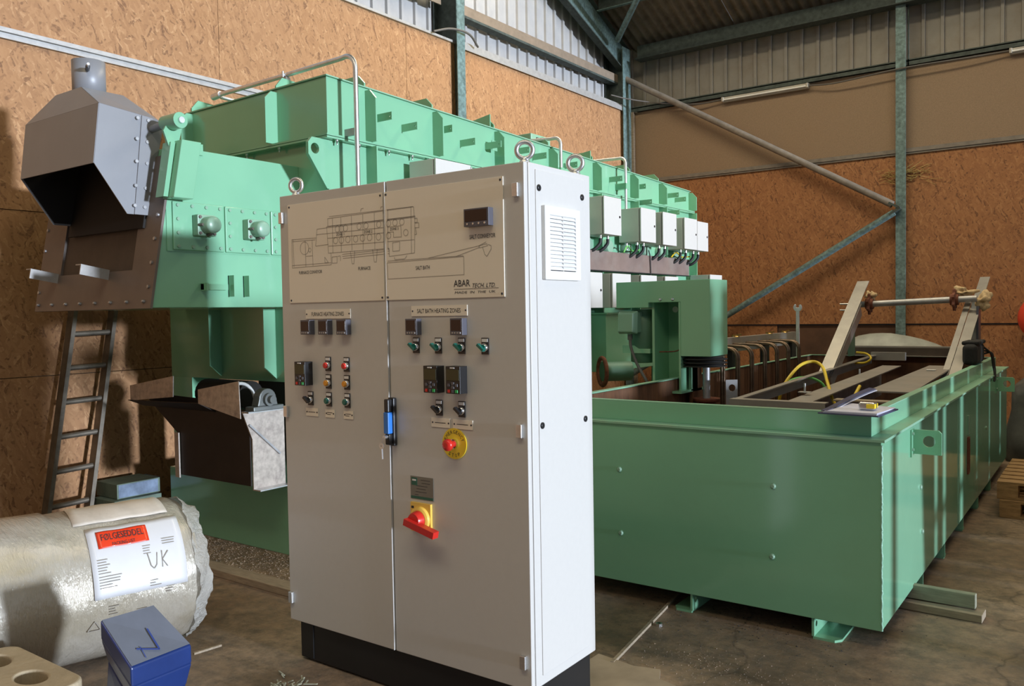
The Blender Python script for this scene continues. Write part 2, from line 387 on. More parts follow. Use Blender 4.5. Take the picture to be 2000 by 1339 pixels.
# stretch film round the roll: creased clear wrap over pale layers
nt, b = nodes('stretch_film'); v = coords(nt)
c = ramp(nt, noise(nt, v, 3, 5, .6), [(.3, (.40, .35, .26)), (.55, (.52, .48, .41)), (.75, (.62, .59, .53))])
c = mixc(nt, ramp(nt, noise(nt, v, 2.2, 4, .6, (1, .35, 1)), [(.55, (0, 0, 0)), (.68, (.6,)*3)]), c, (.45, .36, .12))
nt.links.new(c, b.inputs['Base Color']); b.inputs['Roughness'].default_value = .3; b.inputs['Metallic'].default_value = .25; b.inputs['Specular IOR Level'].default_value = .9; b.inputs['Coat Weight'].default_value = 1; b.inputs['Coat Roughness'].default_value = .1; b.inputs['Coat IOR'].default_value = 1.7
h1 = noise(nt, v, 60, 5, .7, (.22, 1.2, .22)); h2 = noise(nt, v, 9, 5, .65, (.6, 1.2, .6))
mm = N(nt, 'ShaderNodeMath', operation='MULTIPLY_ADD'); nt.links.new(h2, mm.inputs[0]); mm.inputs[1].default_value = 1.6; nt.links.new(h1, mm.inputs[2])
bump(nt, mm.outputs[0], .6, .012, b)
for l_ in list(nt.links):
    if l_.to_socket.name == 'Normal': nt.links.new(l_.from_socket, b.inputs['Coat Normal'])
nt, b = nodes('loose_film'); v = coords(nt)
b.inputs['Base Color'].default_value = (.62, .60, .55, 1); b.inputs['Roughness'].default_value = .2; b.inputs['Alpha'].default_value = .72
bump(nt, noise(nt, v, 22, 6, .7), 1, .03, b)

# ================================================================== the building
def roof_z(y): return 5.93+.40*(12.55-y) if y > 1.5 else 5.93+.40*(12.55-1.5)-.40*(1.5-y)
fl = MB().box(-7.2, 10.5, -10, 13, -.15, 0).build('floor', 'concrete_floor')
fl['kind'] = 'structure'; fl['label'] = 'stained dusty concrete floor'

wl = thing('wall_left', 'gable wall lined with tan strand board below pale ribbed sheeting', 'wall', (-6.5, 4, 0), kind='structure')
seams = [-2.70, -.26, 2.18, 4.62, 7.06, 9.50, 12.0]
for k, (z0, z1) in enumerate(((0, 1.215), (1.22, 2.435), (2.44, 3.655), (3.66, 4.87))):
    off = 0 if k in (3, 1) else 1.22
    ys = [-10]+[s+off for s in seams if -10 < s+off < 12.0]+[12.39]
    for a, c in zip(ys, ys[1:]):
        if c-a > .1:
            d = random.uniform(-.003, .003)
            MB().box(-6.52+d, -6.5+d, a+.002, c-.002, z0, z1).build('osb_panel', 'osb_warm', wl)
MB().box(-7.05, -6.98, -10, 12.9, 0, 5.9).build('leak_backing', 'clad_dim', wl)  # unseen backing added to stop light leaking between the boards
def clad(parent, ax, a0, a1, zlo, zhi, plane, inward, m, pitch=.235):
    """profiled sheets about a metre wide; zlo, zhi are functions of the running coordinate"""
    P = lambda a, z, d: (plane+inward*d, a, z) if ax == 'x' else (a, plane+inward*d, z)
    a = a0
    while a < a1-1e-3:
        e = min(a1, a+pitch*4); mb = MB(); pts = []; x = a
        while x < e-1e-4:
            for t, d in ((0, 0), (.165, 0), (.172, .034), (.210, .034), (.217, 0)):
                if x+t <= e+1e-6: pts.append((x+t, d))
            x += pitch
        pts.append((e-.002, 0))
        lo = [P(q, zlo(q), d) for q, d in pts]; hi = [P(q, zhi(q), d) for q, d in pts]; n = len(pts)
        mb.add(lo+hi, [(i, i+1, n+i+1, n+i) for i in range(n-1)])
        mb.build('cladding_sheet', m, parent, solid=.002); a = e
clad(wl, 'x', .3, 12.5, lambda a: 4.75, lambda a: min(roof_z(a)-.05, 8.0), -6.80, 1, 'clad_light')
# ledge and rails on the left wall
MB().box(-6.78, -6.47, -2, 12.2, 4.872, 4.90).box(-6.48, -6.465, 8.02, 12.2, 4.84, 4.93).build('trim_1', ['galv_trim'])['kind'] = 'structure'
t = MB().box(-6.50, -6.485, -3, 7.8, 3.655, 3.74).box(-6.485, -6.46, -3, 7.8, 3.70, 3.712).box(-6.485, -6.47, -3, 7.8, 3.655, 3.66)
tr = t.build('trim_2', 'galv_trim'); tr['kind'] = 'structure'
bpy.data.objects['trim_1']['label'] = 'dusty metal ledge along the top of the left strand board'; tr['label'] = 'galvanised rail running along the left strand board wall'
def i_column(name, x, y, z1, label, along='x', z0=0, w=.15, d=.24):
    mb = MB(); c = thing(name, label, 'column', (x, y, z0))
    if along == 'x':   # web runs along x
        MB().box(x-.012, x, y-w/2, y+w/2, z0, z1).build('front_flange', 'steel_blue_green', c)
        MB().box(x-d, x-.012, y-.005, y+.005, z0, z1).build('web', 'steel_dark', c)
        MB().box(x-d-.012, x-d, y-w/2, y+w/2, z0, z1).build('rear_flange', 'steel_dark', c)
    else:
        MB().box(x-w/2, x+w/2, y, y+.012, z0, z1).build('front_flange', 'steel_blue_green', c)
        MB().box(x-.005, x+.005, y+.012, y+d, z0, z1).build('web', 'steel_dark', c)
    return c
cA = i_column('steel_column', -6.40, 7.92, 7.7, 'worn blue-green steel column standing against the left wall behind the green furnace', 'x', 0, .15, .36)
cB = i_column('steel_column', -6.44, 12.2, 5.85, 'blue-green steel corner post where the two board walls meet', 'x', 0, .26, .32)
cC = i_column('steel_column', -2.375, 12.28, 5.95, 'worn blue-green steel column in the middle of the far wall', 'y', 0, .125, .2)
MB().box(-2.30, -2.285, 12.34, 12.37, 4.85, 5.95).build('edge_strip', 'steel_dark', cC)
# horizontal sheeting rail on the gable
g = thing('sheeting_rail', 'dusty tan sheeting rail across the pale ribbed gable sheets', 'rail', (-6.7, 10.2, 5.38))
MB().box(-6.73, -6.60, 8.05, 12.35, 5.42, 5.45).build('top_flange', 'dusty_girt', g)
MB().box(-6.615, -6.60, 8.05, 12.35, 5.33, 5.42).build('web', 'dusty_girt', g)
MB().box(-6.73, -6.60, 8.05, 12.35, 5.30, 5.33).build('bottom_flange', 'steel_dark', g)
g2 = thing('sheeting_rail', 'short dusty sheeting rail left of the tall steel column', 'rail', (-6.7, 4.0, 5.5))
MB().box(-6.73, -6.60, 1.0, 7.8, 5.40, 5.43).build('top_flange', 'dusty_girt', g2)
MB().box(-6.615, -6.60, 1.0, 7.8, 5.33, 5.40).build('web', 'dusty_girt', g2)
# rafter along the gable
rf = thing('rafter', 'blue-green steel rafter with deep haunch rising along the gable', 'beam', (-6.5, 12.3, 5.5))
tp = lambda y: roof_z(y)-.13
yk = 10.3
MB().prism([(12.36, 5.45), (yk, 6.20), (3.0, tp(3.0)-.36), (3.0, tp(3.0)), (12.36, tp(12.36))], 'x', -6.55, -6.54).build('web', 'steel_blue_green', rf)
for nm, pts, mt in (('bottom_flange', [(12.36, 5.45), (yk, 6.20), (3.0, tp(3.0)-.36)], 'steel_dark'), ('top_flange', [(12.36, tp(12.36)), (3.0, tp(3.0))], 'steel_dark')):
    mb = MB()
    for (a, b_), (c_, d_) in zip(pts, pts[1:]): mb.bar((-6.535, a, b_), (-6.535, c_, d_), .12, .016, (0, 0, 1))
    mb.build(nm, mt, rf)
# far (eaves) wall
wb = thing('wall_back', 'far wall of reddish strand board, chipboard band and ribbed sheeting', 'wall', (0, 12.4, 0), kind='structure')
for z0, z1, m, nm, dy in ((3.755, 4.85, 'chipboard', 'chipboard_panel', .012), (1.39, 3.675, 'osb_red', 'osb_panel', 0)):
    xs = [-6.49, -4.64, -2.40, -.05, 2.4, 4.4] if z0 < 2 else [-6.49, -2.40, .04, 2.48, 4.4]
    for a, c in zip(xs, xs[1:]):
        MB().box(a+.002, c-.002, 12.40+dy, 12.42+dy, z0, z1).build(nm, m, wb)
for a, c, m in ((-6.49, -4.1, 'osb_red'), (-4.09, -2.4, 'old_board'), (-2.39, .05, 'osb_red'), (.06, 2.5, 'osb_red'), (2.51, 4.4, 'old_board')):
    y = 12.44 if m == 'old_board' else 12.425
    MB().box(a, c, y, y+.02, 0, 1.37).build('lower_board', m, wb)
MB().box(-7.0, 4.5, 12.85, 12.9, 0, 5.85).build('leak_backing', 'clad_dim', wb)  # unseen backing added against light leaks through the far wall joints
clad(wb, 'y', -6.75, 4.4, lambda a: 4.8, lambda a: 6.05, 12.62, -1, 'clad_dim', .232)
t3 = MB().box(-6.45, 4.4, 12.375, 12.40, 3.675, 3.755).box(-6.45, 4.4, 12.36, 12.375, 3.70, 3.72).build('trim_3', 'dirty_trim'); t3['kind'] = 'structure'; t3['label'] = 'dusty rail between chipboard band and strand board on far wall'
t4 = MB().box(-6.45, 4.4, 12.34, 12.60, 4.90, 4.915).box(-6.45, 4.4, 12.34, 12.355, 4.85, 4.93).build('trim_4', 'steel_dark'); t4['kind'] = 'structure'; t4['label'] = 'dark steel angle under the ribbed sheets of the far wall'
t5 = MB().box(-6.45, -6.40, 12.33, 12.39, 0, 4.85).build('trim_5', 'dusty_timber'); t5['kind'] = 'structure'; t5['label'] = 'narrow timber batten filling the corner of the two walls'
eb = thing('eaves_beam', 'dark green steel eaves beam above the far wall sheeting', 'beam', (2, 12.3, 5.7))
MB().box(-6.3, 4.4, 12.30, 12.315, 5.66, 5.88).build('web', 'steel_dark', eb)
MB().box(-6.3, 4.4, 12.20, 12.42, 5.645, 5.66).build('bottom_flange', 'steel_dark', eb)
# closing walls behind the camera (left open on the right for the daylight)
wf = MB().box(-7, 4.5, -10, -9.8, 0, 9).build('wall_front', 'clad_dim'); wf['kind'] = 'structure'; wf['label'] = 'sheeted wall behind the viewer'
# roof: corrugated fibre sheets, purlins along x
cl = thing('ceiling', 'dark corrugated fibre cement roof sheets', 'roof', (0, 12, 6), kind='structure')
def roof_sheet(x0, x1, y0, y1, lift, wave=True):
    n = int((x1-x0)/.146*8) if wave else 2; vs = []
    for y in (y0, y1):
        for i in range(n+1):
            x = x0+(x1-x0)*i/n
            vs.append((x, y, roof_z(y)+lift+(.027*math.sin(2*math.pi*x/.146) if wave else 0)))
    mb = MB(); mb.smooth = True; mb.add(vs, [(i, i+1, n+2+i, n+1+i) for i in range(n)])
    mb.build('roof_sheet', 'roof_sheet', cl)
x = -6.8; j = 0
while x < 1.4:
    roof_sheet(x, x+1.022, 10.55, 12.75, .0 if j % 2 else .004); roof_sheet(x, x+1.022, 8.4, 10.7, .012 if j % 2 else .016); x += 1.022; j += 1
roof_sheet(-6.8, 1.4, 1.5, 8.5, .02, False); roof_sheet(1.37, 4.4, 1.5, 12.75, .02, False); roof_sheet(-6.8, 4.4, -10, 1.5, .02, False)
for i, (y, lab) in enumerate(((11.35, 'dark steel purlin under the roof sheets nearest the eaves'), (10.0, 'dark steel purlin higher up under the roof sheets'), (8.7, 'dark steel purlin near the upper edge of the view'))):
    p = thing('purlin', lab, 'beam', (2, y, roof_z(y)-.2)); z = roof_z(y)-.035
    MB().box(-6.46, 4.3, y-.006, y+.006, z-.17, z).build('web', 'steel_dark', p)
    MB().box(-6.46, 4.3, y-.06, y+.006, z-.18, z-.17).build('bottom_flange', 'steel_blue_green', p)
def strut(name, a, b_, r, label, m='steel_blue_green'):
    o = MB().cyl(a, b_, r, 14).build(name, m); return tag(o, label, 'brace')
s1 = thing('wall_brace', 'long tubular brace falling from the corner post to the far column', 'brace', (-2.4, 12.2, 2.9))
MB().cyl((-6.46, 12.2, 5.36), (-2.46, 12.2, 2.995), .048, 14).build('tube', 'dirty_trim', s1)
MB().bar((-2.50, 12.2, 3.02), (-2.37, 12.2, 2.945), .03, .10, (0, 1, 0)).build('flattened_end', 'steel_dark', s1)
s2 = thing('wall_brace', 'tubular brace rising from the floor side up to the far column', 'brace', (-6.4, 12.2, .6))
MB().cyl((-2.44, 12.2, 2.89), (-6.40, 12.2, .60), .045, 14).build('tube', 'steel_blue_green', s2)
MB().bar((-2.50, 12.2, 2.86), (-2.36, 12.2, 2.945), .03, .09, (0, 1, 0)).build('flattened_end', 'steel_dark', s2)
strut('knee_brace', (-6.36, 11.75, roof_z(11.75)-.40), (-4.6, 10.05, roof_z(10.05)-.36), .045, 'slim steel brace under the roof sheets by the corner', 'steel_blue_green')
# tube lamps and their cable on the far wall
def batten(x0, x1, z, label):
    f = thing('batten_lamp', label, 'lamp', ((x0+x1)/2, 12.36, z))
    MB().box(x0, x1, 12.33, 12.39, z, z+.075).build('body', 'lamp_body', f, bevel=.006)
    for xx in (x0, x1-.03): MB().box(xx, xx+.03, 12.29, 12.33, z+.005, z+.07).build('end_cap', 'lamp_body', f, bevel=.005)
    MB().cyl((x0+.03, 12.31, z+.03), (x1-.03, 12.31, z+.03), .013, 10).build('tube', 'label_white', f)
batten(-4.89, -3.60, 4.765, 'dusty batten lamp on the far wall left of the column')
batten(-1.12, .2, 4.765, 'dusty batten lamp on the far wall at the right edge')
c1 = MB().tube(smooth_path([(-3.60, 12.33, 4.80), (-3.2, 12.28, 4.76), (-2.37, 12.25, 4.80), (-1.6, 12.28, 4.80), (-1.12, 12.33, 4.81)]), .011, 6).build('lamp_cable', 'cable_grey')
tag(c1, 'dark cable sagging between the two batten lamps', 'cable')
c2 = MB().tube(smooth_path([(-6.40, 11.6, 4.98), (-6.25, 11.9, 4.95), (-5.9, 12.25, 4.90), (-5.3, 12.30, 4.80), (-4.89, 12.34, 4.81)]), .011, 6).build('lamp_cable', 'cable_grey')
tag(c2, 'grey cable running from the corner post to the left batten lamp', 'cable')
c3 = MB().tube(smooth_path([(-6.42, 7.45, 4.89), (-6.36, 7.7, 4.97), (-6.34, 8.0, 4.98), (-6.40, 8.25, 4.90)]), .014, 6).build('cable_stub', 'cable_grey')
tag(c3, 'short grey cable looped round the steel column on the left wall', 'cable')
# straw stuffed behind the far column
mb = MB(); rnd = random.Random(3)
for i in range(90):
    x = -2.375+rnd.gauss(0, .16); z = 3.42+rnd.gauss(0, .05); a = rnd.uniform(-.6, .6); L = rnd.uniform(.06, .16)
    mb.bar((x, 12.37+rnd.uniform(-.03, .02), z), (x+L*math.cos(a), 12.37+rnd.uniform(-.03, .02), z+L*math.sin(a)), .006, .004)
tag(mb.build('straw', 'straw', kind='stuff'), 'tuft of straw stuck behind the far steel column', 'straw', kind='stuff')

# unseen board screen added to stripe the tank side with shade; sun passes above
wr = thing('shade_partition', 'unseen low board screen added to shade the tank side', 'wall', (1.0, 8, 0), kind='structure')
MB().box(1.0, 1.08, 4.34, 4.46, 0, 2.0).build('shade_post', 'timber_pale', wr)
MB().add([(1.0, 5.22, 0), (1.03, 5.22, 0), (1.03, 5.55, 0), (1.0, 5.55, 0), (1.0, 4.95, 2.0), (1.03, 4.95, 2.0), (1.03, 5.52, 2.0), (1.0, 5.52, 2.0)], [(0, 3, 2, 1), (4, 5, 6, 7), (0, 1, 5, 4), (1, 2, 6, 5), (2, 3, 7, 6), (3, 0, 4, 7)]).build('shade_board', 'timber_pale', wr)
for a, c in ((5.62, 5.84), (5.93, 6.55), (6.68, 7.4), (7.43, 8.2), (8.23, 9.0), (9.06, 9.9), (9.93, 10.8), (10.83, 11.6), (11.63, 12.35)):
    MB().box(1.0, 1.03, a, c, 0, 2.0).build('shade_board', 'timber_pale', wr)
for z in (.4, 1.6): MB().box(1.03, 1.09, 5.3, 12.35, z, z+.09).build('shade_rail', 'timber_pale', wr)
MB().box(1.0, 1.03, 3.06, 3.60, 1.48, 1.92).build('shade_board', 'timber_pale', wr)  # extra board added to keep sun off the wall behind the ladder
MB().box(1.03, 1.09, 3.05, 3.10, 0, 1.92).build('shade_post', 'timber_pale', wr)

# ================================================================== control cabinet
CX0, CX1, CY0, CY1, CZ0, CZ1 = -3.177, -1.784, 2.562, 3.04, .195, 2.195
cab = thing('control_cabinet', 'tall light grey two-door electrical control cabinet on a black plinth', 'cabinet', (-2.48, 2.8, 0))
MB().box(CX0+.03, CX1-.02, CY0+.035, CY1-.015, .012, CZ0).build('plinth', 'plinth_black', cab, bevel=.002)
MB().box(CX0+.045, CX0+.12, CY0+.031, CY0+.036, .02, CZ0-.005).build('plinth_corner', 'plinth_black', cab)
MB().box(CX0, CX1, CY0+.03, CY1, CZ0, CZ1).build('body', 'cabinet_grey', cab, bevel=.004)
sp = MB().box(CX1, CX1+.004, 2.634, 2.985, .235, 2.172).build('side_panel', 'cabinet_grey', cab, bevel=.0015)
for y, z in ((2.652, 2.104), (2.968, 2.099), (2.652, 1.20), (2.972, 1.19)):
    MB().lathe((CX1+.004, y, z), (1, 0, 0), [(0, .013), (.004, .013), (.006, .009)], 12).build('panel_screw', 'black_plastic', sp)
vt = MB().frame('x', 2.668, 2.926, 1.757, 2.04, .035, CX1+.004, CX1+.022).build('vent_grille', 'label_white', cab, bevel=.003)
MB().box(CX1+.004, CX1+.006, 2.70, 2.895, 1.79, 2.01).build('filter_mat', 'black_rubber', vt)
lv = None
for i in range(14):
    z = 1.795+i*.0152
    if lv is None: lv = MB().prism([(CX1+.006, z+.0165), (CX1+.010, z+.0165), (CX1+.021, z+.003), (CX1+.021, z), (CX1+.012, z+.002)], 'y', 2.702, 2.893).build('louvre_slat', 'label_white', vt)
    else: copy_part(lv, (0, 0, i*.0152))
MB().box(CX1+.006, CX1+.019, 2.797, 2.801, 1.79, 2.012).build('louvre_bar', 'cabinet_grey', vt)
for i, (x, y) in enumerate(((CX0+.05, 2.62), (CX1-.035, 2.62), (CX1-.035, 2.985), (CX0+.05, 2.985))):
    ax = (1, 0, 0) if i == 2 else (.75, .66, 0)
    MB().lathe((x, y, CZ1), (0, 0, 1), [(0, .02), (.010, .02), (.014, .012), (.022, .011)], 14).torus((x, y, CZ1+.050), (-.35, .93, 0) if i != 1 else (-.5, .86, 0), .031, .009).build('eye_bolt', 'zinc', cab)
SPL = -2.4915
dL = MB().box(CX0, SPL-.0035, CY0, CY0+.024, CZ0+.002, CZ1-.003).build('door', 'cabinet_grey', cab, bevel=.003)
dR = MB().box(SPL+.0035, CX1, CY0, CY0+.024, CZ0+.002, CZ1-.003).build('door', 'cabinet_grey', cab, bevel=.003)
F = CY0-.0005
fn = lambda d: (lambda u, v: (u, F-d, v))
for d, xs in ((dR, (-1.818,)), (dL, (-3.160,))):
    for z in (2.09, 1.188, .305):
        MB().box(xs[0]-.013, xs[0]+.013, F-.014, F, z-.026, z+.026).build('hinge', 'zinc', d, bevel=.002)
MB().box(SPL-.0065, SPL-.0035, F-.005, F, CZ0+.004, CZ1-.005).build('edge_strip', 'cabinet_grey', dL)  # thin lip added to catch sun as a bright line at the door gap
# mimic panels
pl = MB().box(-3.117, -2.508, F-.004, F, 1.694, 2.147).build('mimic_panel', 'panel_beige', dL, bevel=.001)
pr_ = MB().box(-2.4985, -1.878, F-.004, F, 1.694, 2.147).build('mimic_panel', 'panel_beige', dR, bevel=.001)
for d, xs in ((dL, (-3.105, -2.52)), (dR, (-2.487, -1.89))):
    for x in xs:
        for z in (1.706, 2.135): MB().lathe((x, F-.004, z), (0, -1, 0), [(0, .005), (.002, .004)], 8).build('panel_rivet', 'ink', d)
DIAG= [[(-2.845,2.064),(-2.331,2.072),(-2.329,2.032),(-2.846,2.03),(-2.845,2.064)],[(-2.836,2.072),(-2.335,2.073)],[(-2.853,2.029),(-2.325,2.034),(-2.325,2.029),(-2.853,2.024)],[(-2.853,2.029),(-2.846,1.911),(-2.475,1.911),(-2.473,1.877),(-2.331,1.884),(-2.325,2.034)],[(-2.848,1.977),(-2.446,1.978),(-2.447,1.955),(-2.403,1.954),(-2.404,2.0),(-2.922,1.998)],[(-2.845,1.942),(-2.331,1.938)],[(-2.761,2.064),(-2.763,1.912)],[(-2.695,2.065),(-2.696,1.914)],[(-2.625,2.065),(-2.627,1.914)],[(-2.556,2.067),(-2.557,1.912)],[(-2.477,2.072),(-2.48,1.908)],[(-2.815,2.064),(-2.817,1.911)],[(-2.346,2.072),(-2.348,1.883)],[(-2.706,1.913),(-2.697,1.857),(-2.686,1.857),(-2.679,1.913)],[(-2.571,1.911),(-2.562,1.858),(-2.55,1.858),(-2.543,1.912)],[(-2.757,1.901),(-2.471,1.908)],[(-2.757,1.892),(-2.471,1.9)],[(-2.753,1.883),(-2.472,1.889)],[(-2.445,1.873),(-2.442,1.862),(-2.385,1.863),(-2.374,1.875)],[(-2.453,1.933),(-2.413,1.935),(-2.414,1.898),(-2.453,1.897),(-2.453,1.933)],[(-3.091,1.986),(-2.925,1.984)],[(-3.089,1.977),(-2.93,1.976)],[(-3.091,1.986),(-3.092,1.856),(-2.829,1.859),(-2.829,1.91)],[(-3.093,1.867),(-2.831,1.868)],[(-2.999,1.976),(-2.998,1.858)],[(-2.952,1.977),(-2.95,1.859)],[(-3.082,1.986),(-3.08,1.86)],[(-2.917,2.022),(-2.851,2.024)],[(-2.917,2.022),(-2.929,1.947),(-2.845,1.95)],[(-2.996,1.905),(-2.951,1.905)],[(-2.329,2.023),(-2.313,2.024),(-2.313,2.007),(-2.328,2.007)],[(-2.326,2.005),(-2.305,2.005),(-2.304,1.985),(-2.325,1.986)],[(-2.323,1.986),(-2.318,1.959),(-2.329,1.958)],[(-2.486,1.851),(-2.484,1.783),(-2.073,1.785),(-2.073,1.856),(-2.486,1.851)],[(-2.484,1.858),(-2.074,1.859)],[(-2.257,1.859),(-1.997,1.893),(-1.961,1.906)],[(-2.111,1.858),(-1.994,1.887)],[(-1.997,1.893),(-1.994,1.885),(-1.955,1.891),(-1.958,1.899),(-1.997,1.893)],[(-1.979,1.887),(-1.969,1.859),(-1.959,1.85),(-1.938,1.877),(-1.938,1.891),(-1.952,1.895)],[(-2.638,2.078),(-2.634,2.089),(-2.619,2.09)],[(-2.518,2.078),(-2.516,2.087),(-2.504,2.089)],[(-2.871,1.895),(-2.848,1.87),(-2.87,1.869),(-2.871,1.895)],[(-2.823,1.893),(-2.791,1.894),(-2.792,1.865),(-2.824,1.865),(-2.823,1.893)],[(-2.787,1.894),(-2.77,1.895),(-2.769,1.873)]]
CIRC= [(-2.785,2.014,0.014),(-2.76,2.013,0.015),(-2.734,2.014,0.014),(-2.649,2.015,0.013),(-2.607,2.015,0.013),(-2.531,2.015,0.013),(-2.475,2.015,0.013),(-2.437,2.015,0.013),(-2.398,2.015,0.013),(-2.798,1.964,0.014),(-2.761,1.964,0.015),(-2.72,1.964,0.014),(-2.672,1.963,0.014),(-2.63,1.964,0.014),(-2.587,1.964,0.014),(-2.534,1.963,0.014),(-2.475,1.964,0.013),(-2.377,1.97,0.013),(-3.005,1.942,0.029),(-2.969,1.932,0.009)]
fp = fn(.0052); mb = MB()
for l in DIAG:
    q = []
    for (a, b_), (c_, d_) in zip(l, l[1:]):   # break lines at the gap between the doors
        if (a-SPL)*(c_-SPL) < 0:
            t = (SPL-a)/(c_-a); ym = b_+(d_-b_)*t; e = .009 if c_ > a else -.009
            stroke(mb, [(a, b_), (SPL-e, ym)], fp, .0016); stroke(mb, [(SPL+e, ym), (c_, d_)], fp, .0016)
        else: stroke(mb, [(a, b_), (c_, d_)], fp, .0016)
for x, z, r in CIRC:
    stroke(mb, [(x+r*math.cos(t*math.pi/10), z+r*math.sin(t*math.pi/10)) for t in range(21)], fp, .0015)
mb.build('plant_diagram', 'ink_line', dR, kind='stuff', label='printed line diagram of the furnace plant')
def letter(d, items, m='ink', dd=.0055, name='lettering'):
    mb = MB()
    for s, x, z, w, h in items: put_text(mb, s, fn(dd), x, z, w, h)
    return mb.build(name, m, d, kind='stuff')
letter(dL, [('ZONE 1', -2.767, 1.989, .050, .0115), ('ZONE 2', -2.595, 1.989, .050, .0115), ('FURNACE CONVEYOR', -2.968, 1.832, .155, .0145), ('FURNACE', -2.622, 1.834, .073, .0145)])
letter(dR, [('ZONE 3', -2.442, 1.990, .048, .0115), ('SALT BATH', -2.288, 1.822, .075, .0155), ('SALT CONVEYOR', -1.979, 1.929, .125, .0165)])
mb = MB(); put_text(mb, 'ABAR', fn(.0055), -2.085, 1.752, .082, .026); put_text(mb, 'TECH. LTD.', fn(.0055), -1.976, 1.741, .115, .0165, slant=.3); put_text(mb, 'MADE  IN  THE  UK', fn(.0055), -2.02, 1.716, .20, .009, slant=.2)
stroke(mb, [(-2.125, 1.729), (-1.905, 1.729)], fn(.0055), .0015); mb.build('maker_lettering', 'ink', dR, kind='stuff', label='maker name printed in dark letters')
# engraved labels
def plate(d, x, z, w, h, s=None, th=None, m='panel_beige'):
    mb = MB().box(x-w/2, x+w/2, F-.003, F, z-h/2, z+h/2)
    if s:
        mb.mat(1)
        for k, ln in enumerate(s if isinstance(s, list) else []): put_text(mb, ln, fn(.0038), x, z+(len(s)-1)*.5*h*.42-k*h*.42, w*th, h*(.42 if len(s) == 1 else .26))
        if not isinstance(s, list):
            for k in range(s): stroke(mb, [(x-w*.3, z+(s-1)*.004-k*.008), (x-w*.3+w*(.58 if k == 0 else .4), z+(s-1)*.004-k*.008)], fn(.0038), .0025)
        for e in (-1, 1): mb.lathe((x+e*(w/2-.007), F-.003, z), (0, -1, 0), [(0, .004), (.0015, .003)], 8)
    return mb.build('engraved_label', [m, 'ink'], d)
plate(dL, -2.864, 1.641, .292, .042, ['FURNACE HEATING ZONES'], .72)
plate(dR, -2.21, 1.646, .294, .042, ['SALT BATH HEATING ZONES'], .78)
plate(dL, -2.984, 1.194, .082, .036, 1, .6); plate(dL, -2.864, 1.194, .060, .036, 2, .45); plate(dL, -2.745, 1.194, .060, .036, 2, .45)
plate(dR, -2.211, 1.194, .098, .037, 1, .66); plate(dR, -2.096, 1.194, .10, .037, 1, .66)
# controllers
def controller(d, x, z):
    w, h = .062, .066
    mb = MB().box(x-w/2, x+w/2, F-.030, F, z-h/2, z+h/2).mat(1).box(x-w/2+.005, x+w/2-.005, F-.0315, F-.030, z-h/2+.017, z+h/2-.006)
    mb.mat(2)
    for k in range(4): mb.box(x-.022+k*.0125, x-.014+k*.0125, F-.0325, F-.030, z-h/2+.005, z-h/2+.012)
    return mb.build('temperature_controller', ['grey_plastic', 'display_dark', 'zinc_dull'], d, bevel=.0012)
for d, x in ((dL, -2.986), (dL, -2.868), (dL, -2.749), (dR, -2.337), (dR, -2.098)): controller(d, x, 1.582)
mb = MB().box(-2.046, -1.926, F-.034, F-.004, 1.966, 2.034).mat(1).box(-2.04, -1.932, F-.0355, F-.034, 1.985, 2.029).mat(2)
for k in range(4): mb.cyl((-2.028+k*.028, F-.034, 1.976), (-2.028+k*.028, F-.0365, 1.976), .004, 10)
mb.build('panel_meter', ['grey_plastic', 'display_dark', 'zinc'], dR, bevel=.001)
def drive(d, x, z):
    w, h = .072, .108
    mb = MB().box(x-w/2, x+w/2, F-.045, F, z-h/2, z+h/2).mat(1).box(x-w/2+.004, x+w/2-.004, F-.047, F-.045, z-.002, z+h/2-.012)
    mb.mat(2).box(x-.013, x+.009, F-.0475, F-.045, z+h/2-.009, z+h/2-.004)
    for mi, dx, dz in ((3, -.020, -.044), (4, 0, -.044), (5, .018, -.044), (4, -.020, -.020), (4, 0, -.014), (4, 0, -.028), (4, .018, -.020)):
        mb.mat(mi).box(x+dx-.0065, x+dx+.0065, F-.048, F-.045, z+dz-.006, z+dz+.006)
    return mb.build('drive_keypad', ['black_plastic', 'display_green', 'label_white', 'red_plastic', 'grey_plastic', 'green_key'], d, bevel=.0015)
drive(dL, -3.012, 1.372); drive(dR, -2.225, 1.372); drive(dR, -2.107, 1.373)
def device(d, x, z, kind, m):
    mb = MB().box(x-.017, x+.017, F-.004, F, z-.026, z+.038).mat(1).box(x-.014, x+.014, F-.0055, F-.004, z+.022, z+.034)
    mb.mat(2).lathe((x, F-.004, z), (0, -1, 0), [(0, .0165), (.010, .0165), (.013, .013)], 18)
    mb.mat(3)
    if kind == 'button': mb.lathe((x, F-.012, z), (0, -1, 0), [(0, .0135), (.010, .0135), (.013, .010)], 18); nm = 'push_button'
    else:
        mb.lathe((x, F-.014, z), (0, -1, 0), [(0, .014), (.006, .012)], 18)
        mb.bar((x-.017, F-.026, z+.013), (x+.012, F-.026, z-.010), .010, .018, (0, 1, 0)); nm = 'selector_switch'
    return mb.build(nm, ['black_plastic', 'label_white', 'chrome', m], d)
for x, zo in ((-2.869, 0), (-2.750, 0)):
    device(dL, x, 1.411, 'button', 'red_plastic'); device(dL, x, 1.332, 'button', 'amber_plastic'); device(dL, x, 1.252, 'button', 'teal_plastic')
device(dL, -2.992, 1.251, 'selector', 'black_plastic')
for x in (-2.335, -2.215, -2.094, -1.977): device(dR, x, 1.50, 'selector', 'teal_plastic')
for x in (-2.217, -2.099): device(dR, x, 1.249, 'selector', 'black_plastic')
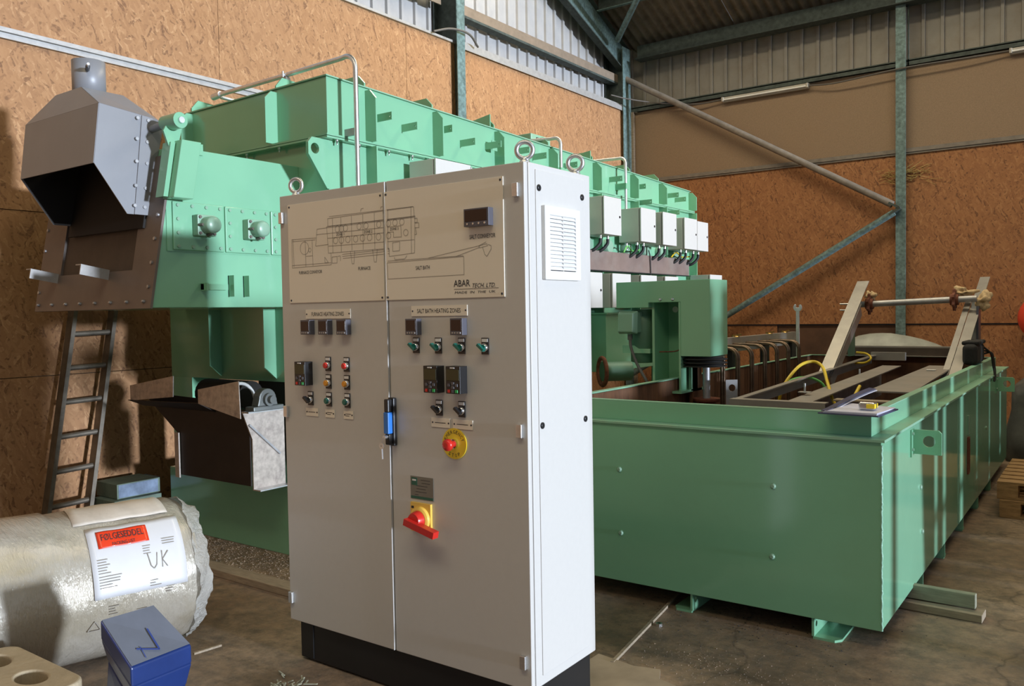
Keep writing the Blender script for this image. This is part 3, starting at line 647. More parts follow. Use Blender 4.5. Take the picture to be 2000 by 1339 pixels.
# emergency stop
ex, ez = -2.140, 1.115
mb = MB().cyl((ex, F, ez), (ex, F-.004, ez), .062, 40).mat(1)
for word, a0, step, rr in (('EMERGENCY', math.radians(158), -math.radians(17), .047), ('STOP', math.radians(239), math.radians(20.5), .047)):
    for k, chh in enumerate(word):
        a = a0+step*k; rot = a-math.pi/2 if step < 0 else a+math.pi/2
        put_text(mb, chh, fn(.0046), ex+rr*math.cos(a), ez+rr*math.sin(a), .010, .014, rot)
mb.build('emergency_disc', ['yellow_plastic', 'ink'], dR)
MB().lathe((ex, F-.004, ez), (0, -1, 0), [(0, .02), (.012, .02)], 20).mat(1).lathe((ex, F-.016, ez), (0, -1, 0), [(0, .013), (.02, .012), (.022, .024), (.034, .024), (.041, .018), (.043, .010)], 22).build('emergency_button', ['chrome', 'red_plastic'], dR)
# swing handle and key
hx = -2.470
hd = MB().box(hx-.016, hx+.016, F-.02, F, 1.082, 1.285).build('handle_housing', 'black_plastic', dR, bevel=.004)
MB().box(hx-.019, hx+.009, F-.046, F-.02, 1.135, 1.225).build('handle_grip', 'blue_handle', dR, bevel=.003)
MB().box(hx-.017, hx+.008, F-.044, F-.02, 1.225, 1.28).build('handle_pivot', 'black_plastic', dR, bevel=.004)
MB().box(hx-.017, hx+.008, F-.040, F-.02, 1.088, 1.135).build('lock_barrel_cover', 'black_plastic', dR, bevel=.004)
mb = MB().cyl((hx-.006, F-.04, 1.122), (hx-.006, F-.058, 1.122), .009, 14).holed([(hx-.022+.014*math.cos(t*.785), 1.085+.014*math.sin(t*.785)) for t in range(8)], (hx-.022, 1.085), .004, 'y', F-.058, F-.055, 12).bar((hx-.021, F-.056, 1.072), (hx-.019, F-.056, 1.03), .007, .003)
mb.cyl((hx-.006, F-.058, 1.122), (hx-.020, F-.058, 1.10), .002, 6)
mb.build('lock_key', 'zinc', dR, label='steel key hanging in the door lock')
# maker's plate and isolator
mb = MB().box(-2.383, -2.258, F-.002, F, .868, .962).mat(1).box(-2.381, -2.26, F-.003, F-.002, .870, .880).box(-2.377, -2.346, F-.003, F-.002, .925, .957)
mb.mat(2)
for k, (w, xo) in enumerate(((.05, .02), (.045, .022), (.06, 0), (.05, -.004), (.06, -.005), (.02, -.03))): mb.box(-2.32+xo-w/2, -2.32+xo+w/2, F-.003, F-.002, .948-k*.0125, .9495-k*.0125)
mb.mat(3).box(-2.372, -2.352, F-.0034, F-.003, .943, .950)
mb.build('rating_plate', ['nameplate', 'nameplate_green', 'ink', 'label_white'], dR)
rx, rz = -2.322, .795
mb = MB().box(rx-.055, rx+.055, F-.012, F, rz-.06, rz+.06).mat(1).lathe((rx, F-.012, rz-.005), (0, -1, 0), [(0, .052), (.012, .050), (.016, .040)], 28).mat(2).box(rx-.05, rx-.036, F-.0125, F-.012, rz+.035, rz+.045)
iso = mb.build('isolator_plate', ['yellow_pale', 'yellow_pale', 'ink'], dR, bevel=.006)
mb = MB().lathe((rx, F-.02, rz-.005), (0, -1, 0), [(0, .038), (.03, .034), (.038, .030)], 24)
mb.bar((rx-.035, F-.062, rz-.008), (rx+.125, F-.062, rz-.045), .028, .034, (0, 1, 0)).mat(1).bar((rx-.03, F-.0775, rz-.009), (rx+.012, F-.0775, rz-.0185), .022, .002, (0, 1, 0))
mb.build('isolator_handle', ['red_plastic', 'ink'], dR, bevel=.007, seg=3)

# ================================================================== furnace
fu = thing('furnace', 'long mint green steel furnace with ribbed casing and grey exhaust hood', 'furnace', (-5.1, 6.5, 0))
XL, XR, Y0, Y1 = -6.0, -4.154, 3.75, 9.43
G = 'green_paint'
ztop = lambda y: 3.18-(y-Y0)/(Y1-Y0)*.145
MB().box(XL, XR, Y0, Y1, 1.18, 2.772).build('lower_casing', G, fu)
A = [(XL, Y0, 2.80), (XR, Y0, 2.80), (XR, Y0, ztop(Y0)), (XL, Y0, ztop(Y0)-.02)]
B = [(XL, Y1, 2.80), (XR, Y1, 2.80), (XR, Y1, ztop(Y1)), (XL, Y1, ztop(Y1)-.02)]
MB().loft(A, B).build('upper_casing', G, fu, bevel=.004)
MB().loft([(XL-.01, Y0-.012, ztop(Y0)-.019), (XR+.012, Y0-.012, ztop(Y0)+.001), (XR+.012, Y0-.012, ztop(Y0)+.009), (XL-.01, Y0-.012, ztop(Y0)-.011)],
          [(XL-.01, Y1+.01, ztop(Y1)-.019), (XR+.012, Y1+.01, ztop(Y1)+.001), (XR+.012, Y1+.01, ztop(Y1)+.009), (XL-.01, Y1+.01, ztop(Y1)-.011)]).build('lid_plate', 'green_paint_dusty', fu)
for z in (2.772, 2.7885): MB().box(XL-.03, XR+.055, Y0-.055, Y1+.02, z, z+.0125).build('joint_flange', G, fu)
mb = MB()
for y in (3.80, 4.00, 4.28, 4.52, 4.70, 4.95, 5.2): mb.lathe((XR+.03, y, 2.772), (0, 0, -1), [(0, .011), (.012, .011), (.012, .006), (.03, .006)], 8)
for x in (-5.3, -4.95, -4.6, -4.3): mb.lathe((x, Y0-.03, 2.772), (0, 0, -1), [(0, .011), (.012, .011), (.012, .006), (.03, .006)], 8)
mb.build('flange_bolts', 'zinc', fu, kind='stuff')
RY = [4.097, 4.79, 5.557, 6.367, 7.148, 7.921, 8.60, 9.40]
for y in RY:
    z = ztop(y)-.018; MB().prism([(XR, 2.802), (XR+.10, 2.802), (XR+.10, z-.06), (XR+.045, z), (XR, z)], 'y', y-.006, y+.006).build('stiffener_rib', G, fu)
    MB().box(XR, XR+.10, y-.006, y+.006, 1.2, 2.771).build('stiffener_rib', G, fu)
    zt = ztop(y)+.008
    if y < 9: MB().prism([(XL+.05, zt-.02), (XR-.005, zt), (XR-.005, zt+.03), (XR-.06, zt+.085), (XL+.2, zt+.065), (XL+.05, zt)], 'y', y-.006, y+.006).build('top_stiffener', G, fu)
for x in (-4.655, -5.63):
    MB().prism([(Y0, 2.803), (Y0-.10, 2.803), (Y0-.10, 3.105), (Y0-.05, 3.155), (Y0, 3.155)], 'x', x-.006, x+.006).build('stiffener_rib', G, fu)
    MB().prism([(Y0-.005, 3.175), (Y0-.005, 3.20), (Y0+.05, 3.265), (4.085, 3.25), (4.085, 3.165)], 'x', x-.006, x+.006).build('top_stiffener', G, fu)
for x in (-5.36, -4.735):
    MB().prism([(Y0, 1.20), (Y0-.08, 1.27), (Y0-.10, 1.285), (Y0-.10, 1.69), (Y0, 1.69)], 'x', x-.006, x+.006).build('stiffener_rib', G, fu)
# raised blocks and angle brackets on the roof
MB().prism([(-4.72, 3.10), (-4.30, 3.12), (-4.36, 3.19), (-4.44, 3.215), (-4.62, 3.20)], 'y', 5.15, 5.42).build('roof_duct_boot', 'green_paint_dusty', fu)
for y, h in ((5.52, .12), (7.13, .10)): MB().prism([(-4.50, ztop(y)), (-4.17, ztop(y)), (-4.17, ztop(y)+h), (-4.50, ztop(y)+h*.55)], 'y', y-.005, y+.005).build('roof_bracket', G, fu)
bx = MB().box(-4.62, -4.30, 6.30, 6.62, 3.12, 3.25).build('roof_control_box', 'green_paint_dusty', fu, bevel=.01)
MB().box(-4.299, -4.29, 6.38, 6.52, 3.15, 3.22).build('inspection_window', 'shade_black', bx)
for k in range(2): MB().lathe((-4.4, 6.80+k*.12, 3.11), (0, 0, 1), [(0, .05), (.06, .05), (.08, .03)], 14).build('roof_valve_cap', 'cream_casting', fu)
# flat tabs on the casing side
for y, z, L in ((4.195, 2.958, .15), (4.45, 2.933, .15), (4.883, 2.992, .11), (5.107, 2.925, .15), (5.427, 2.952, .16), (5.87, 2.975, .13), (6.102, 2.958, .15), (6.612, 2.947, .15), (7.469, 2.923, .15), (8.08, 2.918, .10), (8.793, 2.897, .15), (9.01, 2.871, .14), (8.79, 2.70, .16), (8.02, 2.74, .2)):
    MB().holed([(XR, z), (XR+L, z), (XR+L, z+.052), (XR, z+.052)], (XR+L-.018, z+.026), .006, 'y', y-.004, y+.004, 8).build('fixing_tab', G, fu)
MB().box(XR+.06, XR+.066, 5.43, 5.50, 2.94, 3.02).build('fixing_tab', G, fu)
# lifting lug at the near corner
MB().holed([(3.76, 2.77), (3.615, 2.77), (3.585, 2.735), (3.585, 2.66), (3.735, 2.455), (3.76, 2.455)], (3.64, 2.70), .034, 'x', XR-.022, XR+.002, 22).build('lifting_lug', G, fu, bevel=.003)
# stainless conduits over the roof
P1 = [(-5.46, 3.86, 3.292), (-4.75, 3.86, 3.30), (-4.14, 3.86, 3.312)]+arc((-4.09, 3.86, 3.227), .09, math.pi*.6, 0, ((1, 0, 0), (0, 0, 1)))+[(-4.0, 3.86, 3.0), (-4.0, 3.86, 1.8)]
MB().tube(P1, .016, 12).build('conduit_pipe', 'zinc', fu)
MB().cyl((-5.52, 3.86, 3.285), (-5.43, 3.86, 3.293), .024, 14).build('conduit_elbow', 'zinc', fu)
MB().cyl((-5.44, 3.87, 3.275), (-5.40, 4.9, 3.235), .014, 10).build('conduit_pipe', 'zinc', fu)
MB().box(-4.72, -4.66, 3.84, 3.88, 3.16, 3.285).build('conduit_saddle', 'galv_angle', fu)
MB().cyl((-4.69, 3.84, 3.285), (-4.69, 3.84, 3.325), .008, 8).build('conduit_screw', 'zinc', fu)
MB().box(XR+.05, -3.99, 3.85, 3.87, 2.80, 2.845).build('conduit_clamp', 'zinc_dull', fu)
for y, zt, x0 in ((6.40, 3.19, -4.32), (7.62, 3.18, -4.5)):
    MB().tube([(x0-.25, y-.2, zt-.035), (x0, y-.1, zt-.01), (-4.16, y, zt)]+arc((-4.11, y, zt-.06), .06, math.pi/2, 0, ((1, 0, 0), (0, 0, 1)))+[(-4.05, y, 2.9), (-4.05, y, 2.25)], .016, 10).build('conduit_pipe', 'zinc', fu)
    MB().box(XR, -4.03, y-.03, y+.03, 2.86, 2.92).build('conduit_clamp', G, fu)
# --- entry chute in front
XS, XC = -4.446, -5.80
pol = [(2.665, 1.694), (3.75, 1.694), (3.75, 2.63), (2.832, 2.63)]
MB().prism(pol, 'x', XC, XS).build('entry_chute', G, fu, bevel=.004)
sl = lambda z: 2.665+(z-1.694)*.178
# upright cover bar on the slanted front corner
MB().prism([(sl(2.30)-.02, 2.318), (sl(2.30)+.105, 2.318), (sl(2.65)+.105, 2.652), (sl(2.65)-.02, 2.652)], 'x', XS+.001, XS+.115).build('cover_bar', G, fu, bevel=.004)
MB().prism([(sl(2.30)-.05, 2.325), (sl(2.30)-.022, 2.325), (sl(2.62)-.022, 2.64), (sl(2.62)-.05, 2.64)], 'x', XS-.02, XS+.06).build('cover_bar', G, fu)
MB().box(XS, XS+.012, 2.985, 3.02, 2.60, 2.665).build('cover_clip', G, fu)
# pivot arm with roller
MB().prism([(2.745, 2.70), (2.80, 2.80), (2.845, 2.80), (2.865, 2.74), (2.815, 2.55), (2.80, 2.55)], 'x', XS+.03, XS+.045).build('pivot_arm', G, fu)
MB().cyl((XS-.02, 2.80, 2.755), (XS+.13, 2.80, 2.755), .045, 20).mat(1).cyl((XS+.13, 2.80, 2.755), (XS+.145, 2.80, 2.755), .018, 12).build('pivot_roller', ['green_paint', 'zinc'], fu)
MB().cyl((-4.64, 2.785, 2.735), (XS-.01, 2.80, 2.755), .022, 14).mat(1).cyl((-4.66, 2.78, 2.73), (-4.60, 2.785, 2.737), .045, 16).build('pivot_shaft', ['grey_steel_paint', 'brown_steel'], fu)
# burner plates and caps
MB().box(XS, XS+.006, 2.77, 3.75, 2.022, 2.318).build('burner_band', G, fu)
for k, (a, c) in enumerate(((2.805, 3.147), (3.157, 3.49), (3.50, 3.74))):
    bp = MB().box(XS+.006, XS+.018, a, c, 2.03, 2.312).build('burner_plate', G, fu, bevel=.008)
    mb = MB(); n = 4 if c-a > .3 else 2
    for y in [a+.03+(c-a-.06)*j/(n-1) for j in range(n)]:
        for z in (2.052, 2.29): mb.lathe((XS+.018, y, z), (1, 0, 0), [(0, .011), (.008, .010)], 8)
    for z in (2.13, 2.21): mb.lathe((XS+.018, a+.03, z), (1, 0, 0), [(0, .011), (.008, .010)], 8)
    mb.build('plate_bolts', 'green_cast', bp, kind='stuff')
    yc = a+.185; zc = 2.178
    MB().box(XS+.018, XS+.075, yc-.062, yc+.062, zc-.062, zc+.062).build('burner_flange', 'green_cast', bp, bevel=.006)
    MB().lathe((XS+.075, yc, zc), (1, 0, 0), [(0, .05), (.06, .05), (.072, .047), (.08, .036), (.082, .01)], 24).build('burner_cap', 'green_cast', bp)
    mb = MB().cyl((XS+.078, yc-.055, zc), (XS+.11, yc-.05, zc), .009, 8).cyl((XS+.078, yc, zc-.058), (XS+.115, yc, zc-.05), .011, 8)
    for p, q in ((-.047, -.047), (.047, -.047), (-.047, .047)): mb.lathe((XS+.075, yc+p, zc+q), (1, 0, 0), [(0, .010), (.008, .009)], 8)
    mb.build('burner_studs', 'brown_steel', bp, kind='stuff')
# handle and brackets low on the chute side
MB().box(XS, XS+.03, 2.985, 3.155, 1.80, 1.835).box(XS, XS+.06, 2.985, 2.998, 1.795, 1.84).build('side_handle', G, fu)
for y in (3.175, 3.285): MB().box(XS, XS+.008, y, y+.05, 1.76, 1.89).box(XS, XS+.06, y, y+.006, 1.76, 1.89).build('side_bracket', G, fu)
# --- slanted end plate with the opening, on the chute front
c0, s0 = math.cos(math.atan(.178)), math.sin(math.atan(.178))
def EP(x, s, t): return (x, 2.665+s*s0-t*c0, 1.694+s*c0+t*s0)     # s up the plate, t outwards
mb = MB(); i0 = 0
mb.holed([(XC, -.005), (XS+.012, -.005), (XS+.012, .90), (XC, .90)], (-5.10, .42), 0, 'y', .001, .016, 8, hole=(.425, .195)); mb.mapped(lambda p: EP(p.x, p.z, p.y))
ep = mb.build('end_plate', 'brown_steel', fu)
mb = MB(); mb.box(-5.54, -4.66, -.0015, .001, .20, .64); mb.mapped(lambda p: EP(p.x, p.z, p.y-.03+.03)); mb.build('inner_curtain', 'curtain_brown', ep)
mb = MB(); mb.box(-5.465, -4.60, .0165, .03, .47, 1.06); mb.mapped(lambda p: EP(p.x, p.z, p.y)); mb.build('hood_shade_sheet', 'shade_black', ep)  # near-black sheet standing in for the shadow inside the hood
mb = MB()
for k in range(8): mb.lathe(EP(XC+.05+k*.178, .035, .016), (0, -c0, s0), [(0, .011), (.010, .010), (.016, .006)], 8)
for k in range(6): mb.lathe(EP(XS-.03, .12+k*.14, .016), (0, -c0, s0), [(0, .011), (.010, .010)], 8)
for k in range(5): mb.lathe(EP(XC+.03, .12+k*.14, .016), (0, -c0, s0), [(0, .011), (.010, .010)], 8)
mb.build('end_plate_bolts', 'zinc_dull', ep, kind='stuff')
for x in (-5.55, -4.93):
    mb = MB(); mb.box(x-.004, x+.004, .016, .19, .175, .235).box(x-.06, x, .016, .19, .231, .237); mb.mapped(lambda p: EP(p.x, p.z, p.y))
    mb.build('support_angle', 'galv_trim', ep)
# --- grey exhaust hood
HX0, HX1 = -5.46, -4.60
def quad(mb, *p): mb.add(p, [tuple(range(len(p)))])
zT, zF = 2.835, 2.50
mb = MB()
quad(mb, (HX0, 2.442, zF), (HX1, 2.442, zF), (HX1, 2.483, zT), (HX0, 2.483, zT))
for x, dy in ((HX0, .09), (HX1, 0)): quad(mb, (x, 2.442, zF), (x, 2.483, zT), (x, 2.80+dy*.6, zT-.03), (x, 2.732+dy, 2.235), (x, 2.625, 2.235))
fx0, fx1, fy0, fy1, fz = -5.315, -5.01, 2.60, 2.86, 3.015
quad(mb, (HX0, 2.483, zT), (HX1, 2.483, zT), (fx1, fy0, fz), (fx0, fy0, fz))
quad(mb, (HX1, 2.483, zT), (HX1, 2.80, zT-.03), (HX1, 2.86, zT-.045), (fx1, fy1, fz), (fx1, fy0, fz))
quad(mb, (HX0, 2.483, zT), (HX0, 2.80, zT-.03), (HX0, 2.86, zT-.045), (fx0, fy1, fz), (fx0, fy0, fz))
quad(mb, (HX0, 2.86, zT-.045), (HX1, 2.86, zT-.045), (fx1, fy1, fz), (fx0, fy1, fz))
quad(mb, (fx0, fy0, fz), (fx1, fy0, fz), (fx1, fy1, fz), (fx0, fy1, fz))
hood = mb.build('exhaust_hood', 'grey_steel_paint', fu, solid=.006)
hc_ = Vector((-5.03, 2.70, 2.66)); k_ = MB(); k_.v = [tuple(hc_+(Vector(q)-hc_)*.975) for q in mb.v]; k_.f = list(mb.f); k_.m = list(mb.m); k_.sm = list(mb.sm); k_.build('hood_shade_lining', 'shade_black', hood)  # near-black copy of the hood faces, painting its inside as shadow
mb = MB()
for y, z in ((2.700, 2.79), (2.765, 2.785), (2.692, 2.67), (2.755, 2.66), (2.685, 2.54), (2.748, 2.535), (2.675, 2.40), (2.735, 2.39), (2.665, 2.285), (2.725, 2.28)):
    mb.lathe((HX1+.012, y, z), (1, 0, 0), [(0, .011), (.008, .010)], 8)
mb.build('hood_bolts', 'zinc_dull', hood, kind='stuff')
MB().prism([(2.665, 2.235), (2.745, 2.235), (2.865, 2.785), (2.73, 2.81)], 'x', HX1+.003, HX1+.012).build('hood_flange', 'grey_steel_paint', hood)
MB().cyl((-5.175, 2.735, 2.99), (-5.175, 2.735, 3.225), .094, 28, caps=False).build('flue_pipe', 'grey_steel_paint', hood, solid=.004)
MB().cyl((-5.085, 2.68, 3.15), (-5.03, 2.655, 3.155), .013, 12).mat(1).cyl((-5.03, 2.655, 3.155), (-4.99, 2.637, 3.158), .008, 10).build('flue_test_plug', ['black_plastic', 'zinc'], hood)
# --- legs and base under the near end
MB().box(-5.98, -4.2, 3.695, 9.3, 0, .48).build('base_casing', G, fu, bevel=.004)
MB().box(-5.98, -5.72, 3.74, 3.98, .48, 1.18).build('support_leg', G, fu)
for y in (6.86, 8.9): MB().box(-4.42, -4.2, y, y+.24, .48, 1.18).build('support_leg', G, fu)
MB().box(-5.72, -4.25, 4.35, 4.37, .48, 1.18).build('underspace_shade', 'shade_black', fu)  # near-black panel added so the space under the furnace reads as shade
# --- conveyor take-up under the near end: pan, flaps, bearing
cv = thing('conveyor_pan', 'dark steel conveyor return pan with bare flaps under the furnace mouth', 'conveyor', (-5.1, 3.45, .48))
MB().prism([(-5.86, 1.09), (-4.97, 1.07), (-4.605, 1.0), (-4.605, .52), (-5.40, .52), (-5.40, .80)], 'y', 3.42, 3.428).build('front_sheet', 'pan_dark', cv)
MB().prism([(3.36, 1.01), (3.69, 1.01), (3.69, .50), (3.43, .50), (3.43, .83)], 'x', -4.60, -4.59).build('side_plate', 'bare_plate', cv)
MB().box(-4.60, -4.53, 3.36, 3.70, 1.01, 1.02).build('bearing_ledge', 'zinc', cv)
MB().box(-4.60, -4.52, 3.43, 3.69, .492, .50).build('bottom_lip', 'zinc', cv)
MB().prism([(-5.82, 1.04), (-5.28, 1.09), (-5.27, 1.235), (-5.82, 1.15)], 'y', 3.30, 3.306).build('flap', 'bare_plate', cv)
MB().prism([(-4.97, 1.06), (-4.52, .985), (-4.53, 1.225), (-4.97, 1.155)], 'y', 3.29, 3.296).build('flap', 'bare_plate', cv)
MB().loft([(-5.85, 3.30, 1.04), (-4.97, 3.29, 1.06), (-4.97, 3.42, .99), (-5.85, 3.42, .99)], [(-5.85, 3.30, 1.045), (-4.97, 3.29, 1.065), (-4.97, 3.42, .995), (-5.85, 3.42, .995)]).build('lip_plate', 'pan_dark', cv)
MB().bar((-5.42, 3.41, .50), (-5.42, 3.41, .82), .05, .01, (0, 1, 0)).build('upright_strip', 'bare_plate', cv)
MB().bar((-4.585, 3.40, .93), (-4.585, 3.64, .71), .012, .025, (1, 0, 0)).build('tie_strip', 'zinc_dull', cv)
mb = MB().box(-4.59, -4.50, 3.38, 3.62, 1.02, 1.05)
mb.prism([(3.42, 1.05), (3.58, 1.05)]+[(3.5+.068*math.cos(t*math.pi/10), 1.095+.068*math.sin(t*math.pi/10)) for t in range(11)], 'x', -4.58, -4.51)
MBb = mb.build('pillow_block', 'cast_grey', cv, bevel=.006)
MB().cyl((-4.52, 3.5, 1.092), (-4.485, 3.5, 1.092), .042, 20).cyl((-4.485, 3.5, 1.092), (-4.455, 3.5, 1.092), .026, 16).build('bearing_shaft', 'cast_grey', cv)
MB().tube(arc((-4.75, 3.46, 1.06), .13, math.pi*.85, .2, ((0, .9, 0), (0, 0, 1)), 12), .012, 8).build('hose_loop', 'label_white', cv)
mb = MB().cyl((-5.25, 3.55, 1.10), (-4.75, 3.55, 1.10), .10, 20).build('tail_drum', 'shade_black', cv)
# --- terminal boxes with flexible conduits on the furnace side, cable tray
def tbox(y0, y1, z0, z1, x0=-4.10, x1=-3.85, cables=True):
    b_ = MB().box(x0, x1-.025, y0, y1, z0, z1).build('terminal_box', 'cabinet_grey', fu, bevel=.004)
    MB().box(x1-.025, x1-.017, y0+.008, y1-.008, z0+.008, z1-.008).build('gasket', 'black_rubber', b_)
    MB().box(x1-.017, x1, y0, y1, z0, z1).build('box_door', 'cabinet_grey', b_, bevel=.003)
    MB().lathe((x1, y1-.035, (z0+z1)/2), (1, 0, 0), [(0, .012), (.005, .011)], 12).build('box_lock', 'black_plastic', b_)
    if cables:
        for dy in (.08, .22):
            y = y0+dy
            MB().cyl((x1-.09, y, z0), (x1-.09, y, z0-.035), .014, 10).mat(1).tube(smooth_path([(x1-.09, y, z0-.03), (x1-.095, y-.005, z0-.08), (x1-.14, y-.05, z0-.14), (x1-.22, y-.08, z0-.16)], 4), .016, 8).build('flex_conduit', ['chrome', 'black_rubber'], b_)
for y0, y1, z0, z1 in ((4.46, 4.85, 2.36, 2.715), (5.00, 5.36, 2.36, 2.71), (5.6, 5.94, 2.35, 2.70), (6.2, 6.54, 2.35, 2.70), (6.82, 7.15, 2.346, 2.698), (7.56, 7.89, 2.32, 2.656), (8.06, 8.39, 2.315, 2.656), (8.60, 8.935, 2.30, 2.642), (8.945, 9.25, 2.298, 2.628)): tbox(y0, y1, z0, z1)
for y0, y1, zz in ((6.40, 6.772, 1.985), (6.965, 7.33, 1.985), (7.55, 7.90, 1.985), (8.10, 8.42, 1.985), (9.3, 9.66, 2.035)): tbox(y0, y1, 1.662, zz, cables=False)
MB().box(-4.05, -3.995, 4.2, 9.03, 2.02, 2.205).build('cable_tray', 'tray_brown', fu)
MB().box(-4.05, -3.975, 4.2, 9.03, 2.012, 2.02).build('cable_tray_lip', 'black_rubber', fu)
MB().tube(smooth_path([(-3.99, 8.0, 2.26), (-3.985, 8.02, 2.2), (-3.985, 8.03, 2.1), (-3.985, 8.03, 2.0), (-4.0, 8.0, 1.95)]), .006, 6).build('tray_wire', 'black_rubber', fu)
# heater sockets along the side between tray and boxes
for y in (6.95, 7.35, 7.75, 8.15, 8.55, 8.9): MB().lathe((XR, y, 2.27), (1, 0, 0), [(0, .075), (.05, .075), (.07, .06)], 18).build('heater_socket', 'green_cast', fu)
MB().tube(smooth_path([(-3.99, 7.45, 2.21), (-4.0, 7.55, 2.28), (-4.02, 7.7, 2.24), (-4.02, 7.85, 2.26)]), .008, 6).build('earth_wire', 'cable_green', fu)
MB().tube(smooth_path([(-3.99, 8.55, 2.21), (-4.0, 8.7, 2.27), (-4.02, 8.9, 2.23), (-3.99, 9.05, 2.24)]), .008, 6).build('earth_wire', 'cable_yellow', fu)
# quench chute low on the far part of the side with rusty flange ring
MB().box(XR, -3.92, 6.95, 8.6, 1.05, 1.60).build('quench_chute', G, fu, bevel=.004)
MB().box(-4.17, -3.90, 6.93, 8.62, 1.60, 1.615).build('chute_flange', G, fu)
MB().torus((-3.80, 6.66, 1.08), (.67, .74, 0), .125, .02, 28, 8).mat(1).cyl((-3.80, 6.66, 1.08), (-3.62, 6.86, 1.08), .09, 22).build('flange_ring', ['rust', 'green_dark'], fu)

# ================================================================== salt bath tank
TX0, TX1, TY0, TY1 = -2.80, -.884, 4.15, 9.62
tk = thing('salt_bath_tank', 'long mint green open-topped steel salt bath tank on bracket feet', 'tank', (-1.8, 6.9, 0))
def ring_wall(mb, x0, x1, y0, y1, t, z0, z1): return mb.frame('z', x0, x1, y0, y1, t, z0, z1)
ring_wall(MB(), TX0, TX1, TY0, TY1, .03, .106, 1.0).build('outer_shell', G, tk, bevel=.003)
MB().box(TX0+.03, TX1-.03, TY0+.03, TY1-.03, .12, .14).build('tank_bottom', 'rusty_lining', tk)
ring_wall(MB(), TX0-.014, TX1+.016, TY0-.014, TY1+.014, .115, 1.0, 1.012).build('top_flange', 'green_paint_dusty', tk)
ring_wall(MB(), -2.71, -.945, 4.228, 9.28, .03, 1.012, 1.118).build('coaming', G, tk, bevel=.002)
ring_wall(MB(), -2.71, -.945, 4.228, 9.28, .045, 1.118, 1.123).build('coaming_rim', 'green_paint_dusty', tk)
ring_wall(MB(), -2.68, -.975, 4.258, 9.25, .008, .16, 1.112).build('inner_lining', 'rusty_lining', tk)
for x, z in ((-2.266, .741), (-1.394, .740), (-2.261, .381), (-1.401, .382)):
    MB().lathe((x, TY0, z), (0, -1, 0), [(0, .015), (.006, .014), (.010, .008)], 12).build('shell_stud', 'green_cast', tk)
for y, z in ((5.1, .62), (5.15, .36), (8.0, .60)):
    MB().lathe((TX1, y, z), (1, 0, 0), [(0, .015), (.006, .014), (.010, .008)], 12).build('shell_stud', 'green_cast', tk)
mb = MB(); rnd = random.Random(5)
mb.tube([(TX1+.001+rnd.uniform(-.002, .002), TY0-.001+rnd.uniform(-.002, .002), .11+i*.012) for i in range(74)], .005, 6)
mb.build('corner_weld', 'weld', tk)
MB().tube([(TX1-.0+rnd.uniform(0, .003), 6.49, .11+i*.02) for i in range(45)], .004, 5).build('seam_weld', 'weld', tk)
for x in (-1.205, -1.845):
    MB().holed([(4.165, .012), (4.62, .012), (4.62, .106), (4.165, .106)], (4.205, .065), .015, 'x', x-.006, x+.006, 14).build('foot_upright', G, tk)
    e = .13 if x > -1.5 else -.11
    MB().prism([(x, 4.165), (x+e*.8, 4.165), (x+e, 4.20), (x+e, 4.62), (x, 4.62)], 'z', 0, .012).build('foot_plate', G, tk)
for y in (5.20, 5.95, 6.75, 7.55, 8.35):
    MB().box(-1.25, TX1-.002, y-.005, y+.005, .012, .106).build('foot_upright', G, tk)
    MB().box(-1.25, TX1-.01, y, y+.10, 0, .012).build('foot_plate', G, tk)
for y in (4.86, 8.72):
    MB().box(TX1, TX1+.008, y-.045, y+.045, .83, .975).build('lug_pad', G, tk)
    MB().holed([(TX1+.008, .845), (TX1+.145, .845), (TX1+.145, .96), (TX1+.13, .975), (TX1+.008, .975)], (TX1+.085, .915), .03, 'y', y-.008, y+.008, 22).build('lifting_lug', G, tk, bevel=.002)
    for z in (.87, .955): MB().lathe((TX1+.008, y-.028, z), (1, 0, 0), [(0, .009), (.008, .008)], 8).build('lug_bolt', 'green_cast', tk)
MB().frame('x', 6.90, 6.975, .39, .66, .012, TX1, TX1+.012).mat(1).box(TX1, TX1+.006, 6.91, 6.965, .40, .65).build('sight_slot', ['rust', 'bare_plate'], tk)
MB().box(TX1, TX1+.01, 6.915, 6.955, .68, .82).build('scale_strip', 'green_cast', tk)
# cross beam and outfeed sheet at the far end of the bath
fb = thing('cross_channel', 'grey steel channel laid across the far end of the tank', 'beam', (-1.77, 9.2, 1.1))
MB().box(-2.32, -1.20, 9.17, 9.24, 1.21, 1.225).build('top_flange', 'galv_angle', fb); MB().box(-2.32, -1.20, 9.17, 9.18, 1.125, 1.21).build('web', 'curtain_brown', fb); MB().box(-2.32, -1.20, 9.14, 9.24, 1.124, 1.13).build('bottom_flange', 'galv_angle', fb)
# ------------------------------------------------------------------ stirrer drive on the tank edge
ag = thing('stirrer_drive', 'arched green drive housing with motor standing on the tank edge', 'drive unit', (-2.8, 5.95, 1.0))
y0, y1 = 5.80, 6.13
MB().prism([(-3.178, 1.652), (-3.178, 1.852), (-2.402, 1.852), (-2.402, 1.285), (-2.638, 1.285), (-2.638, 1.69), (-2.90, 1.69), (-2.90, 1.652)], 'y', y0, y1).build('belt_guard', G, ag, bevel=.004)
MB().box(-2.655, -2.64, y0+.005, y1, 1.02, 1.69).box(-2.90, -2.88, y0+.06, y1, 1.02, 1.69).box(-2.90, -2.64, y1-.02, y1-.005, 1.02, 1.69).build('column', G, ag)
MB().box(-3.02, -2.60, 5.72, 6.16, 1.012, 1.03).build('base_plate', G, ag)
for x in (-2.80, -2.70): MB().lathe((x, y0, 1.712), (0, -1, 0), [(0, .012), (.008, .011), (.012, .006)], 10).build('guard_bolt', 'zinc', ag)
